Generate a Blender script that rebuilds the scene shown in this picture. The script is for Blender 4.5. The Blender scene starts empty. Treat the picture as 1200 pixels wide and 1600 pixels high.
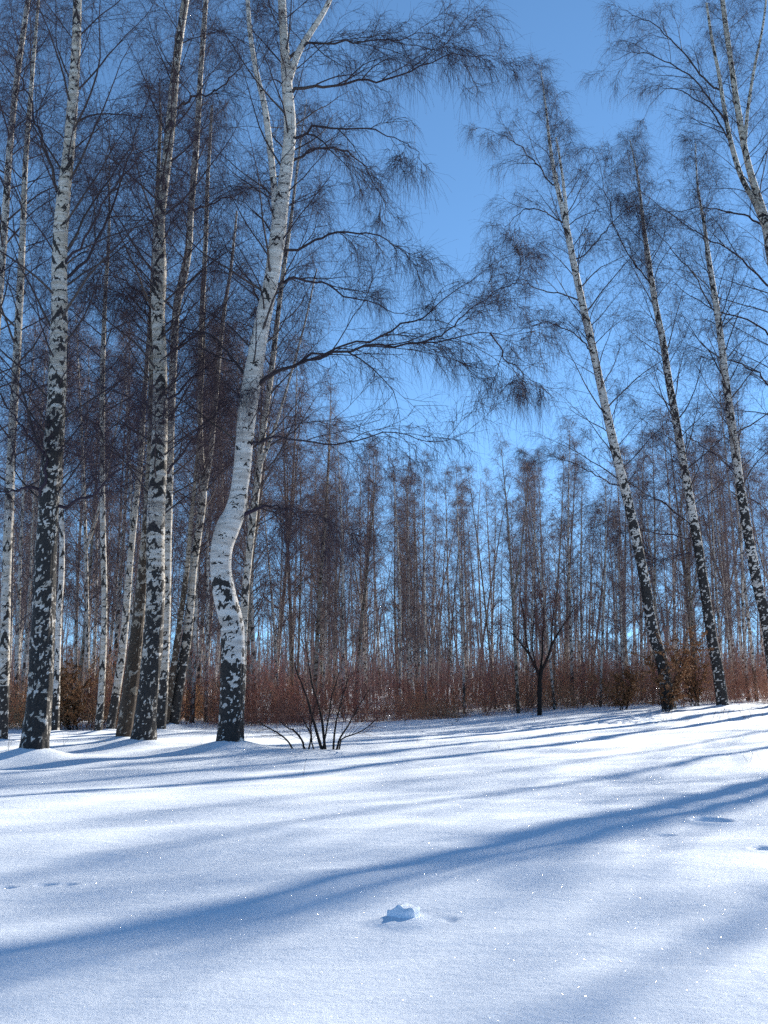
import bpy, math, random
import numpy as np
from mathutils import Vector

S = bpy.context.scene
COL = S.collection
rad = math.radians

# ------------------------------------------------------------------ camera
F = 1556.0                       # focal length in pixels of the 1200x1600 photograph
HOR = 1055.0                     # row of the horizon
CAM_H = 1.5
PITCH = math.atan((HOR - 800.0) / F)
cam_d = bpy.data.cameras.new('camera')
cam = bpy.data.objects.new('camera', cam_d)
COL.objects.link(cam)
cam.location = (0, 0, CAM_H)
cam.rotation_euler = (math.pi / 2 + PITCH, 0, 0)
cam_d.sensor_fit = 'VERTICAL'
cam_d.sensor_height = 36.0
cam_d.lens = 36.0 * F / 1600.0
cam_d.clip_start = 0.1
cam_d.clip_end = 5000
S.camera = cam

# ------------------------------------------------------------------ world and sun
SUN_AZ = 40.0                    # degrees to the right of the view direction
SUN_EL = 27.0
w = bpy.data.worlds.new('World')
S.world = w
w.use_nodes = True
nt = w.node_tree
sky = nt.nodes.new('ShaderNodeTexSky')
sky.sky_type = 'NISHITA'
sky.sun_disc = False
sky.sun_elevation = rad(SUN_EL)
sky.sun_rotation = rad(SUN_AZ)
sky.altitude = 3000
sky.air_density = 1.0
sky.dust_density = 0.0
sky.ozone_density = 3.5
bg = nt.nodes['Background']
tint = nt.nodes.new('ShaderNodeVectorMath'); tint.operation = 'MULTIPLY'
tint.inputs[1].default_value = (0.87, 1.05, 1.02)
nt.links.new(sky.outputs[0], tint.inputs[0])
wtc = nt.nodes.new('ShaderNodeTexCoord')
lift = nt.nodes.new('ShaderNodeVectorMath'); lift.operation = 'ADD'      # keeps the low sky a clear blue
lift.inputs[1].default_value = (0, 0, 0.10)
nt.links.new(wtc.outputs['Generated'], lift.inputs[0])
nt.links.new(lift.outputs[0], sky.inputs[0])
nt.links.new(tint.outputs[0], bg.inputs['Color'])
bg.inputs['Strength'].default_value = 0.110

sd = bpy.data.lights.new('sun', 'SUN')
sd.energy = 5.0
sd.angle = rad(0.8)
sd.color = (1.0, 0.945, 0.84)
sun = bpy.data.objects.new('sun', sd)
COL.objects.link(sun)
SUNV = Vector((math.sin(rad(SUN_AZ)) * math.cos(rad(SUN_EL)),
               math.cos(rad(SUN_AZ)) * math.cos(rad(SUN_EL)), math.sin(rad(SUN_EL))))
sun.rotation_euler = SUNV.to_track_quat('Z', 'Y').to_euler()
sun.location = (20, 20, 30)

S.view_settings.view_transform = 'Standard'
S.view_settings.look = 'None'
S.view_settings.exposure = 1.0
S.view_settings.gamma = 1.0
S.cycles.max_bounces = 5
S.cycles.diffuse_bounces = 3
S.cycles.glossy_bounces = 2
S.cycles.use_denoising = False
S.cycles.sample_clamp_indirect = 4.0

# ------------------------------------------------------------------ numeric helpers
def sm(a, b, x):
    t = np.clip((np.asarray(x, float) - a) / (b - a), 0, 1)
    return t * t * (3 - 2 * t)

def _hash(i, j, k, seed):
    n = (i * 374761393 + j * 668265263 + k * 2147483647 + seed * 974634777) & 0xFFFFFFFF
    n = ((n ^ (n >> 13)) * 1274126177) & 0xFFFFFFFF
    n = (n ^ (n >> 16)) & 0xFFFFFFFF
    return n / 4294967295.0

def vnoise(x, y, z, seed=0):
    x = np.asarray(x, float); y = np.asarray(y, float) + 0 * x; z = np.asarray(z, float) + 0 * x
    xi = np.floor(x).astype(np.int64); yi = np.floor(y).astype(np.int64); zi = np.floor(z).astype(np.int64)
    fx, fy, fz = x - xi, y - yi, z - zi
    fx = fx * fx * (3 - 2 * fx); fy = fy * fy * (3 - 2 * fy); fz = fz * fz * (3 - 2 * fz)
    r = 0
    for a in (0, 1):
        for b in (0, 1):
            for c in (0, 1):
                wgt = (fx if a else 1 - fx) * (fy if b else 1 - fy) * (fz if c else 1 - fz)
                r = r + wgt * _hash(xi + a, yi + b, zi + c, seed)
    return r

def fbm(x, y, z, seed=0, octs=3):
    r = 0; a = 1.0; t = 0; f = 1.0
    for o in range(octs):
        r = r + a * vnoise(np.asarray(x) * f, np.asarray(y) * f, np.asarray(z) * f, seed + o * 17)
        t += a; a *= 0.5; f *= 2.03
    return r / t

def pix(px, py, Y):
    """world point seen at photograph pixel (px, py) on the vertical plane y = Y"""
    c, s = math.cos(PITCH), math.sin(PITCH)
    u = 800.0 - py
    dx, dy, dz = px - 600.0, F * c - u * s, F * s + u * c
    k = Y / dy
    return np.array((dx * k, Y, CAM_H + dz * k))

def pixscale(py, Y):
    c, s = math.cos(PITCH), math.sin(PITCH)
    return Y / (F * c - (800.0 - py) * s)

# ------------------------------------------------------------------ terrain height
def ground0(x, y):
    x = np.asarray(x, float); y = np.asarray(y, float)
    z = 0.42 * sm(-2, 15, x) * sm(10, 36, y) + 0.05 * sm(0, 14, x) * sm(36, 70, y)
    z = z + 0.16 * (fbm(x / 9.0 + 3.1, (y - 0.25 * x) / 4.2, 0, 5, 2) - 0.5) * sm(2, 9, y)
    z = z + 0.10 * (fbm(x / 3.2 + 7.7, (y - 0.35 * x) / 1.5, 0, 11, 2) - 0.5) * sm(3, 8, y) * (1 - 0.5 * sm(12, 30, y))
    z = z + 0.055 * (fbm(x / 0.95, (y - 0.2 * x) / 0.6, 0, 23, 2) - 0.5)
    return z

MOUNDS = []      # x, y, height, radius
DENTS = []       # x, y, depth, rx, ry, angle

def ground(x, y):
    z = ground0(x, y)
    for mx, my, h, r in MOUNDS:
        d2 = ((x - mx) ** 2 + ((y - my) * 1.0) ** 2) / (r * r)
        z = z + 0.72 * h * np.exp(-d2)
        d3 = ((x - mx + 0.8 * r) ** 2 / (2.6 * r) ** 2 + (y - my + 0.5 * r) ** 2 / (1.1 * r) ** 2)
        z = z + 0.35 * h * np.exp(-d3)
    for dx, dy, dep, rx, ry, an in DENTS:
        ca, sa = math.cos(an), math.sin(an)
        u = ((x - dx) * ca + (y - dy) * sa) / rx
        v = (-(x - dx) * sa + (y - dy) * ca) / ry
        d2 = u * u + v * v
        z = z - dep * np.exp(-d2 ** 2 * 1.1) + 0.22 * dep * np.exp(-(np.sqrt(d2) - 1.45) ** 2 * 7)
    return z

def hit(px, py):
    """where the ray through a photograph pixel meets the ground"""
    lo, hi = 2.0, 200.0
    Ys = np.geomspace(2.0, 200.0, 1200)
    for Y in Ys:
        p = pix(px, py, Y)
        if p[2] < float(ground0(p[0], p[1])):
            return p[0], p[1]
    p = pix(px, py, 60.0)
    return p[0], 60.0

# ------------------------------------------------------------------ mesh helpers
def tubes(P, R, sides=3, seed=0, ref=None):
    """P (N,K,3) centre lines, R (N,K) radii -> verts, quads"""
    N, K, _ = P.shape
    T = np.gradient(P, axis=1)
    T /= np.linalg.norm(T, axis=2, keepdims=True) + 1e-9
    if ref is None:
        rng = np.random.default_rng(seed)
        ref = rng.normal(size=(N, 1, 3))
    else:
        ref = np.broadcast_to(np.asarray(ref, float), (N, 1, 3))
    A = ref - (ref * T).sum(2, keepdims=True) * T
    A /= np.linalg.norm(A, axis=2, keepdims=True) + 1e-9
    B = np.cross(T, A)
    th = np.arange(sides) * 2 * math.pi / sides
    V = (P[:, :, None, :] + R[:, :, None, None] * (A[:, :, None, :] * np.cos(th)[None, None, :, None]
         + B[:, :, None, :] * np.sin(th)[None, None, :, None]))
    V = V.reshape(-1, 3)
    n = np.arange(N)[:, None, None] * (K * sides)
    k = np.arange(K - 1)[None, :, None] * sides
    s = np.arange(sides)[None, None, :]
    s2 = (s + 1) % sides
    q = np.stack([n + k + s, n + k + s2, n + k + sides + s2, n + k + sides + s], -1).reshape(-1, 4)
    return V, q

def mesh_np(name, V, Q, mat, attrs=None, smooth=True, tris=False):
    me = bpy.data.meshes.new(name)
    V = np.ascontiguousarray(V, dtype=np.float32)
    Q = np.ascontiguousarray(Q, dtype=np.int32)
    n = Q.shape[1]
    me.vertices.add(len(V)); me.vertices.foreach_set('co', V.ravel())
    me.loops.add(Q.size); me.loops.foreach_set('vertex_index', Q.ravel())
    me.polygons.add(len(Q))
    me.polygons.foreach_set('loop_start', np.arange(len(Q), dtype=np.int32) * n)
    me.polygons.foreach_set('loop_total', np.full(len(Q), n, dtype=np.int32))
    if smooth:
        me.polygons.foreach_set('use_smooth', np.ones(len(Q), dtype=bool))
    me.update(calc_edges=True)
    for k, a in (attrs or {}).items():
        at = me.attributes.new(k, 'FLOAT', 'POINT')
        at.data.foreach_set('value', np.ascontiguousarray(a, dtype=np.float32))
    me.materials.append(mat)
    return me

class Bag:
    def __init__(self): self.V = []; self.Q = []; self.A = []; self.n = 0
    def add(self, V, Q, a):
        self.V.append(V); self.Q.append(Q + self.n); self.n += len(V)
        self.A.append(np.broadcast_to(np.asarray(a, float), (len(V),)))
    def tubes(self, P, R, sides, a, seed=0):
        V, Q = tubes(P, R, sides, seed)
        if np.ndim(a) == 2: a = np.repeat(np.asarray(a).reshape(-1), sides)
        self.add(V, Q, a)
    def mesh(self, name, mat, origin=(0, 0, 0), attr='tone', smooth=True):
        V = np.concatenate(self.V) - np.asarray(origin)
        return mesh_np(name, V, np.concatenate(self.Q), mat, {attr: np.concatenate(self.A)}, smooth)

def link(name, data, parent=None, loc=(0, 0, 0)):
    o = bpy.data.objects.new(name, data)
    COL.objects.link(o)
    o.parent = parent
    o.location = loc
    return o

def thing(name, label, cat, loc, group=None, data=None):
    o = link(name, data, None, loc)
    o['label'] = label; o['category'] = cat
    if group: o['group'] = group
    return o

# ------------------------------------------------------------------ materials
def newmat(name):
    m = bpy.data.materials.new(name); m.use_nodes = True
    t = m.node_tree
    return m, t, t.nodes['Principled BSDF']

def N(t, typ, **kw):
    n = t.nodes.new(typ)
    for k, v in kw.items(): setattr(n, k, v)
    return n

def math_n(t, op, a, b=None, clamp=False):
    n = N(t, 'ShaderNodeMath', operation=op, use_clamp=clamp)
    for i, v in enumerate((a, b)):
        if v is None: continue
        if isinstance(v, (int, float)): n.inputs[i].default_value = v
        else: t.links.new(v, n.inputs[i])
    return n.outputs[0]

def ramp(t, fac, stops):
    n = N(t, 'ShaderNodeValToRGB')
    e = n.color_ramp.elements
    e[0].position, e[0].color = stops[0][0], (*stops[0][1], 1)
    e[1].position, e[1].color = stops[-1][0], (*stops[-1][1], 1)
    for p, c in stops[1:-1]:
        x = e.new(p); x.color = (*c, 1)
    t.links.new(fac, n.inputs[0])
    return n.outputs[0]

def noise(t, vec, scale, detail=3, rough=0.5):
    n = N(t, 'ShaderNodeTexNoise')
    n.inputs['Scale'].default_value = scale
    n.inputs['Detail'].default_value = detail
    n.inputs['Roughness'].default_value = rough
    if vec is not None: t.links.new(vec, n.inputs['Vector'])
    return n.outputs['Fac']

def scaled(t, vec, s):
    m = N(t, 'ShaderNodeMapping')
    m.inputs['Scale'].default_value = s
    t.links.new(vec, m.inputs['Vector'])
    return m.outputs[0]

def snow_material():
    m, t, p = newmat('snow')
    tc = N(t, 'ShaderNodeTexCoord').outputs['Object']
    p.inputs['Base Color'].default_value = (0.82, 0.87, 0.94, 1)
    p.inputs['Roughness'].default_value = 0.65
    p.inputs['Specular IOR Level'].default_value = 0.085
    a = noise(t, tc, 16, 4, 0.62)
    b = noise(t, tc, 120, 2, 0.6)
    c = noise(t, scaled(t, tc, (0.7, 2.2, 1.0)), 3.5, 3, 0.5)
    h = math_n(t, 'ADD', math_n(t, 'MULTIPLY', a, 0.013), math_n(t, 'MULTIPLY', b, 0.0035))
    h = math_n(t, 'ADD', h, math_n(t, 'MULTIPLY', c, 0.02))
    bm = N(t, 'ShaderNodeBump'); bm.inputs['Strength'].default_value = 0.55
    bm.inputs['Distance'].default_value = 1.0
    t.links.new(h, bm.inputs['Height'])
    t.links.new(bm.outputs[0], p.inputs['Normal'])
    # ice crystals: single flat facets, each with its own tilt, that flash where they mirror the sun
    vo = N(t, 'ShaderNodeTexVoronoi'); vo.inputs['Scale'].default_value = 120
    t.links.new(tc, vo.inputs['Vector'])
    geo = N(t, 'ShaderNodeNewGeometry')
    sub = N(t, 'ShaderNodeVectorMath', operation='SUBTRACT')
    t.links.new(vo.outputs['Color'], sub.inputs[0]); sub.inputs[1].default_value = (0.5, 0.5, 0.5)
    scl = N(t, 'ShaderNodeVectorMath', operation='SCALE'); scl.inputs['Scale'].default_value = 2.6
    t.links.new(sub.outputs[0], scl.inputs[0])
    ad = N(t, 'ShaderNodeVectorMath', operation='ADD')
    t.links.new(scl.outputs[0], ad.inputs[0]); t.links.new(geo.outputs['Normal'], ad.inputs[1])
    nm = N(t, 'ShaderNodeVectorMath', operation='NORMALIZE'); t.links.new(ad.outputs[0], nm.inputs[0])
    gl = N(t, 'ShaderNodeBsdfGlossy'); gl.inputs['Roughness'].default_value = 0.17
    gl.inputs['Color'].default_value = (0.95, 0.97, 1, 1)
    t.links.new(nm.outputs[0], gl.inputs['Normal'])
    wn = N(t, 'ShaderNodeTexWhiteNoise', noise_dimensions='3D')
    t.links.new(vo.outputs['Position'], wn.inputs['Vector'])
    pick = math_n(t, 'GREATER_THAN', wn.outputs['Value'], 0.80)
    small = math_n(t, 'LESS_THAN', vo.outputs['Distance'], math_n(t, 'MULTIPLY', math_n(t, 'POWER', wn.outputs['Value'], 5.0), 0.5))
    fac = math_n(t, 'MULTIPLY', math_n(t, 'MULTIPLY', pick, small), 0.5)
    mx = N(t, 'ShaderNodeMixShader')
    t.links.new(fac, mx.inputs[0]); t.links.new(p.outputs[0], mx.inputs[1]); t.links.new(gl.outputs[0], mx.inputs[2])
    t.links.new(mx.outputs[0], t.nodes['Material Output'].inputs['Surface'])
    return m

def bark_material(name, white=(0.53, 0.50, 0.46), cream=(0.40, 0.35, 0.29), dark=(0.014, 0.012, 0.011)):
    """white bark with black scars; attribute tone is 0 white, 1 black"""
    m, t, p = newmat(name)
    at = N(t, 'ShaderNodeAttribute', attribute_name='tone').outputs['Fac']
    tc = N(t, 'ShaderNodeTexCoord').outputs['Object']
    n1 = noise(t, tc, 22, 4, 0.65)
    n2 = noise(t, scaled(t, tc, (8, 8, 75)), 1.0, 3, 0.6)          # lenticels
    n3 = noise(t, scaled(t, tc, (1.8, 1.8, 13)), 1.0, 5, 0.6)
    v = math_n(t, 'ADD', at, math_n(t, 'MULTIPLY', math_n(t, 'SUBTRACT', n1, 0.5), 0.55))
    len_ = math_n(t, 'MULTIPLY', math_n(t, 'SUBTRACT', n2, 0.605, True), 5.5, True)
    v = math_n(t, 'MAXIMUM', v, len_, True)
    fac = N(t, 'ShaderNodeMapRange'); fac.inputs['From Min'].default_value = 0.36; fac.inputs['From Max'].default_value = 0.58
    t.links.new(v, fac.inputs['Value'])
    base = ramp(t, n3, [(0.30, tuple(c * 0.72 for c in cream)), (0.46, cream), (0.60, white)])
    dk = ramp(t, n1, [(0.3, dark), (0.62, tuple(c * 2.6 for c in dark)), (0.80, (0.09, 0.085, 0.08))])
    mix = N(t, 'ShaderNodeMix', data_type='RGBA')
    t.links.new(fac.outputs[0], mix.inputs['Factor'])
    t.links.new(base, mix.inputs['A']); t.links.new(dk, mix.inputs['B'])
    t.links.new(mix.outputs['Result'], p.inputs['Base Color'])
    p.inputs['Roughness'].default_value = 0.72
    p.inputs['Specular IOR Level'].default_value = 0.3
    bm = N(t, 'ShaderNodeBump'); bm.inputs['Strength'].default_value = 0.7; bm.inputs['Distance'].default_value = 0.02
    hh = math_n(t, 'ADD', math_n(t, 'MULTIPLY', n1, 0.6), math_n(t, 'MULTIPLY', fac.outputs[0], -0.5))
    t.links.new(hh, bm.inputs['Height']); t.links.new(bm.outputs[0], p.inputs['Normal'])
    return m

def twig_material(name, stops, rough=0.85):
    """tone 0 thinnest twig, 1 thick limb"""
    m, t, p = newmat(name)
    at = N(t, 'ShaderNodeAttribute', attribute_name='tone').outputs['Fac']
    tc = N(t, 'ShaderNodeTexCoord').outputs['Object']
    n = noise(t, tc, 3.0, 2)
    v = math_n(t, 'ADD', at, math_n(t, 'MULTIPLY', math_n(t, 'SUBTRACT', n, 0.5), 0.25), True)
    t.links.new(ramp(t, v, stops), p.inputs['Base Color'])
    p.inputs['Roughness'].default_value = rough
    p.inputs['Specular IOR Level'].default_value = 0.2
    return m

M_SNOW = snow_material()
M_BARK = bark_material('birch_bark')
M_BARK_FAR = bark_material('far_birch_bark', (0.66, 0.62, 0.57), (0.50, 0.44, 0.37), (0.03, 0.025, 0.022))  # paler than near bark: sunlight on the far trunks is put into the colour
M_BARK_WHITE = bark_material('clean_white_bark', (0.62, 0.595, 0.56), (0.50, 0.455, 0.41))
M_BARK_DULL = bark_material('brown_tinged_bark', (0.38, 0.345, 0.30), (0.27, 0.22, 0.165), (0.030, 0.020, 0.013))
M_TWIG = twig_material('birch_twigs', [(0.0, (0.042, 0.028, 0.044)), (0.35, (0.040, 0.031, 0.034)), (0.7, (0.11, 0.09, 0.08)), (1.0, (0.42, 0.37, 0.32))])
M_TWIG_FAR = twig_material('far_birch_twigs', [(0.0, (0.165, 0.118, 0.122)), (0.5, (0.18, 0.137, 0.130)), (1.0, (0.34, 0.29, 0.25))])  # lighter than near twigs, distance haze mixed into the colour
M_DARKWOOD = twig_material('dark_wood', [(0.0, (0.055, 0.032, 0.028)), (1.0, (0.020, 0.016, 0.014))])
M_BUSH = twig_material('bush_wood', [(0.0, (0.15, 0.055, 0.045)), (0.6, (0.07, 0.04, 0.035)), (1.0, (0.020, 0.016, 0.014))])
M_THICKET = twig_material('thicket_stems', [(0.0, (0.17, 0.100, 0.078)), (0.33, (0.32, 0.148, 0.110)), (0.66, (0.40, 0.215, 0.125)), (1.0, (0.50, 0.28, 0.145))])
M_RED = twig_material('red_shrub_twigs', [(0.0, (0.36, 0.13, 0.105)), (1.0, (0.20, 0.11, 0.08))])
M_LEAF = twig_material('dry_brown_leaves', [(0.0, (0.17, 0.075, 0.035)), (1.0, (0.33, 0.16, 0.07))])
M_GRASS = twig_material('dry_stalks', [(0.0, (0.12, 0.08, 0.05)), (1.0, (0.07, 0.045, 0.03))])

# ------------------------------------------------------------------ growing branches
def unit(a):
    return a / (np.linalg.norm(a, axis=-1, keepdims=True) + 1e-9)

def grow(rng, P0, D0, L, K, bend=0.12, up=0.0, curl=None):
    """polylines from P0 along D0; up: tendency per step towards +z (negative droops)"""
    n = len(P0)
    out = np.empty((n, K, 3)); out[:, 0] = P0
    d = unit(D0.copy()); step = (L / (K - 1))[:, None]
    upv = np.zeros((n, 3))
    for k in range(1, K):
        u = up if np.isscalar(up) else up[:, None] * 1.0
        upv[:] = 0; upv[:, 2:3] = u * (1.0 if curl is None else 1.0 + curl * (k / (K - 1)))
        d = unit(d + rng.normal(size=(n, 3)) * bend + upv)
        out[:, k] = out[:, k - 1] + d * step
    return out

def children(rng, P, m, t0=0.2, t1=1.0, ang=0.75, flat=0.0):
    """m child starts on every parent polyline: positions, directions, parameter"""
    n, K, _ = P.shape
    t = t0 + (t1 - t0) * (np.arange(m)[None, :] + rng.random((n, m))) / m
    f = t * (K - 1) * 0.999
    i = np.minimum(f.astype(int), K - 2); fr = (f - i)[..., None]
    idx = np.arange(n)[:, None]
    A = P[idx, i]; B = P[idx, i + 1]
    pos = A + (B - A) * fr
    T = unit(B - A)
    R = rng.normal(size=T.shape)
    R[..., 2] *= (1 - flat)
    R = unit(R - (R * T).sum(-1, keepdims=True) * T)
    a = ang * (0.7 + 0.6 * rng.random((n, m, 1)))
    D = T * np.cos(a) + R * np.sin(a)
    return pos.reshape(-1, 3), D.reshape(-1, 3), t.reshape(-1)

def taper(n, K, r0, r1):
    r0 = np.broadcast_to(np.asarray(r0, float), (n,))[:, None]
    r1 = np.broadcast_to(np.asarray(r1, float), (n,))[:, None]
    s = np.linspace(0, 1, K)[None, :]
    return r0 * (1 - s) + r1 * s

def clothe(bag, rng, limbs, Lref, q=1.0, tw=0.0019, hang=1.0, far=False, m2=9, m3=6, m4=5, seed=0, lenmul=1.0, r2=0.006):
    """side branches, branchlets and hanging twigs on limbs (N,K,3); Lref (N,) limb lengths"""
    n = len(limbs)
    p, d, t = children(rng, limbs, m2, 0.16, 1.0, 0.70)
    L = np.repeat(Lref, m2) * (0.50 - 0.30 * t) * (0.6 + 0.8 * rng.random(len(t))) * lenmul
    L = np.clip(L, 0.25, 2.2)
    K2 = 4 if far else 6
    B2 = grow(rng, p, d, L, K2, 0.13, 0.05 - 0.10 * hang * t)
    bag.tubes(B2, taper(len(p), K2, r2 * (0.6 + 0.5 * L), tw * 1.5), 3, 0.30, seed + 1)
    p, d, t = children(rng, B2, m3, 0.12, 1.0, 0.75)
    L3 = np.clip(np.repeat(L, m3) * (0.62 - 0.3 * t) * (0.6 + 0.8 * rng.random(len(t))), 0.18, 1.1)
    K3 = 3 if far else 5
    B3 = grow(rng, p, d, L3, K3, 0.14, -0.10 * hang)
    bag.tubes(B3, taper(len(p), K3, tw * 1.6, tw), 3, 0.12, seed + 2)
    if not far:                                        # long fine strands that hang straight down
        p, d, t = children(rng, B2, 2, 0.35, 1.0, 0.9)
        d[:, 2] -= 0.6
        Lh = (0.35 + 0.95 * rng.random(len(t)) ** 1.4) * min(1.0, hang + 0.1)
        Bh = grow(rng, p, unit(d), Lh, 7, 0.06, -0.38)
        bag.tubes(Bh, taper(len(p), 7, tw * 0.95, tw * 0.6), 3, 0.0, seed + 9)
    if m4:
        p, d, t = children(rng, B3, m4, 0.15, 1.0, 0.7)
        d[:, 2] -= 0.25 * hang
        L4 = (0.18 + 0.50 * rng.random(len(t)) ** 1.5) * (1.0 + 0.3 * hang)
        K4 = 3 if far else 4
        B4 = grow(rng, p, unit(d), L4 * lenmul, K4, 0.13, -0.30 * hang)
        bag.tubes(B4, taper(len(p), K4, tw, tw * 0.6), 3, 0.0, seed + 3)

def catmull(C, step):
    """resample control rows (any number of columns, first three xyz) to about `step` metres"""
    C = np.asarray(C, float)
    E = np.vstack([2 * C[0] - C[1], C, 2 * C[-1] - C[-2]])
    out = []
    for i in range(len(C) - 1):
        a, b, c, d = E[i], E[i + 1], E[i + 2], E[i + 3]
        n = max(1, int(round(np.linalg.norm((c - b)[:3]) / step)))
        s = (np.arange(n) / n)[:, None]
        out.append(0.5 * ((2 * b) + (-a + c) * s + (2 * a - 5 * b + 4 * c - d) * s ** 2 + (-a + 3 * b - 3 * c + d) * s ** 3))
    out.append(C[-1:])
    R = np.vstack(out)
    R[:, 3:] = np.maximum(R[:, 3:], 0.003)
    return R

def bark_tone(theta, v, r, seed, rough_h, speck, marks, rng):
    """theta, v arrays (rows, sides) -> blackness"""
    x = np.cos(theta) * r; y = np.sin(theta) * r
    wz = fbm(x * 14, y * 14, v * 9, seed + 31, 2) - 0.5
    wx = fbm(x * 10, y * 10, v * 12, seed + 37, 2) - 0.5
    v0 = v; v = v + 0.16 * wz; x = x + 0.09 * wx; y = y - 0.09 * wx
    k = np.clip(0.16 / np.maximum(r.max(), 0.03), 1.0, 2.6)
    n1 = fbm(x * 8 * k, y * 8 * k, v * 9.0, seed, 3)
    n2 = fbm(x * 3.6 * k, y * 3.6 * k, v * 23.0, seed + 7, 3)
    n3 = fbm(x * 26 * k, y * 26 * k, v * 11.0, seed + 21, 3)
    nb = fbm(x * 3, y * 3, v * 0.9, seed + 13, 2)
    base = 1 - sm(0.40 * rough_h, rough_h, v + (nb - 0.5) * rough_h * 1.2)          # black ridged foot
    cov = 0.10 + 0.80 * base                                                         # share of black
    tone = 1.0 * (n1 < 0.5 + 0.16 * np.log(cov / (1 - cov)) * 0.5) * (base > 0.02)
    tone = np.maximum(tone, 0.9 * (n2 < 0.315 + 0.10 * speck * (0.5 + 0.5 * r / r.max())))
    tone = np.where(n3 > 0.70 - 0.12 * speck, 0.05, tone)    # pale flecks left in the black
    v = v0
    # chevron scars
    H = v.max()
    nm = max(1, int(marks * 2.4 * H))
    for ci in range(nm):
        vc = H * (ci + rng.random()) / nm; tc = rng.random() * 6.283
        ir = min(len(v) - 1, int(np.searchsorted(v[:, 0], vc)))
        if rng.random() > 0.15 + 0.85 * (float(r[ir, 0]) / float(r.max())) ** 0.7: continue
        big = rng.random() ** 1.6; aw = 0.4 + 1.3 * big; hgt = (0.05 + 0.15 * big) * min(1.0, float(r.max()) / 0.15 + 0.25); sl = (0.12 + 0.14 * rng.random()) * min(1.0, float(r.max()) / 0.15 + 0.2)
        lo = np.searchsorted(v[:, 0], vc - 0.5); hi = np.searchsorted(v[:, 0], vc + 0.5)
        dth = np.abs((theta[lo:hi] + 0.6 * wx[lo:hi] - tc + math.pi) % (2 * math.pi) - math.pi)
        a = 1 - dth / aw
        vv = v[lo:hi] + 0.06 * wz[lo:hi] - (vc - sl * dth)
        inside = (a > 0) & (np.abs(vv) < hgt * np.clip(a, 0, 1) ** 0.6 * 0.5)
        tone[lo:hi] = np.maximum(tone[lo:hi], inside * 1.0)
    return tone

def trunk_mesh(rows, seed, mat, sides=30, rough_h=2.5, speck=0.4, marks=3.0, flare=0.25, lump=0.05, z0=0.0, step=0.03, name='trunk', origin=(0, 0, 0)):
    """rows: x, y, z, radius control points"""
    R = catmull(rows, step)
    rng = np.random.default_rng(seed)
    P = R[:, :3]; r = R[:, 3]
    seg = np.r_[0, np.cumsum(np.linalg.norm(np.diff(P, axis=0), axis=1))] + z0
    th = np.arange(sides) * 2 * math.pi / sides
    TH = np.broadcast_to(th, (len(R), sides)).copy(); Vv = np.broadcast_to(seg[:, None], TH.shape).copy()
    n = fbm(np.cos(TH) * 1.6, np.sin(TH) * 1.6, Vv * 1.3, seed + 3, 3) - 0.5
    rr = r[:, None] * (1 + lump * 2 * n)
    if flare:
        fl = np.exp(-(Vv - z0) / 0.32)
        rr *= 1 + flare * fl * (0.8 + 0.7 * np.cos(TH * 4 + seed))
    rough = 1 - sm(0.3 * rough_h, rough_h, Vv)
    ridg = fbm(np.cos(TH) * 5, np.sin(TH) * 5, Vv * 2.2, seed + 9, 3) - 0.5
    rr *= 1 + 0.22 * rough * ridg
    tone = bark_tone(TH, Vv, r[:, None], seed, rough_h, speck, marks, rng)
    V, Q = tubes(P[None], np.ones((1, len(R))), sides, ref=(1, 0.05, 0))
    V = V.reshape(len(R), sides, 3)
    V = P[:, None, :] + (V - P[:, None, :]) * rr[:, :, None]
    V = V.reshape(-1, 3) - np.asarray(origin)
    return mesh_np(name, V, Q, mat, {'tone': tone.ravel()}), R

def px_rows(pts, D, wob=0.0, seed=0):
    rng = random.Random(seed)
    rows = []
    for i, q in enumerate(pts):
        Y = D + (q[3] if len(q) > 3 else 0.0)
        p = pix(q[0], q[1], Y)
        rows.append((p[0], p[1], p[2], q[2] * 0.5 * pixscale(q[1], Y)))
    return np.array(rows)

def extend_up(rows, ztop, rng, lean=None):
    """continue a trunk that leaves the picture until ztop"""
    rows = list(map(tuple, rows))
    a, b = np.array(rows[-2]), np.array(rows[-1])
    d = unit((b - a)[:3]) if lean is None else unit(np.array(lean, float))
    z = b[2]; r0 = b[3]
    if ztop <= z + 0.5: return np.array(rows)
    n = max(2, int((ztop - z) / 1.6))
    p = b[:3].copy()
    for i in range(1, n + 1):
        d = unit(d + np.array((rng.normal() * 0.04, rng.normal() * 0.04, 0.05)))
        p = p + d * (ztop - z) / n / max(d[2], 0.5)
        rows.append((*p, max(0.006, r0 * (1 - i / n * 0.93))))
    return np.array(rows)

def limb_set(rng, R, n, z0, ztop, base_z, Lmax, el=(0.55, 1.0), up=0.03, az=None, bend=0.09):
    """procedural limbs from the trunk samples R (M,4)"""
    z = R[:, 2] - base_z
    zs = z0 + (ztop - z0) * (np.arange(n) + rng.random(n)) / n
    i = np.clip(np.searchsorted(z, zs), 1, len(z) - 2)
    P0 = R[i, :3]; r = R[i, 3]
    f = (zs - z0) / (ztop - z0)
    L = Lmax * (0.75 + 0.25 * np.sin(f * 3.1)) * (1 - 0.72 * f ** 1.6) * (0.6 + 0.6 * rng.random(n))
    a = (np.arange(n) * 2.399 + rng.random(n) * 1.1) if az is None else az + rng.normal(size=n) * 0.9
    e = el[0] + (el[1] - el[0]) * (0.35 * rng.random(n) + 0.65 * f)
    D = np.stack([np.cos(a) * np.cos(e), np.sin(a) * np.cos(e), np.sin(e)], 1)
    P = grow(rng, P0, D, L, 11, bend, up - 0.03 * (1 - f), curl=None)
    return P, L, r

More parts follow.
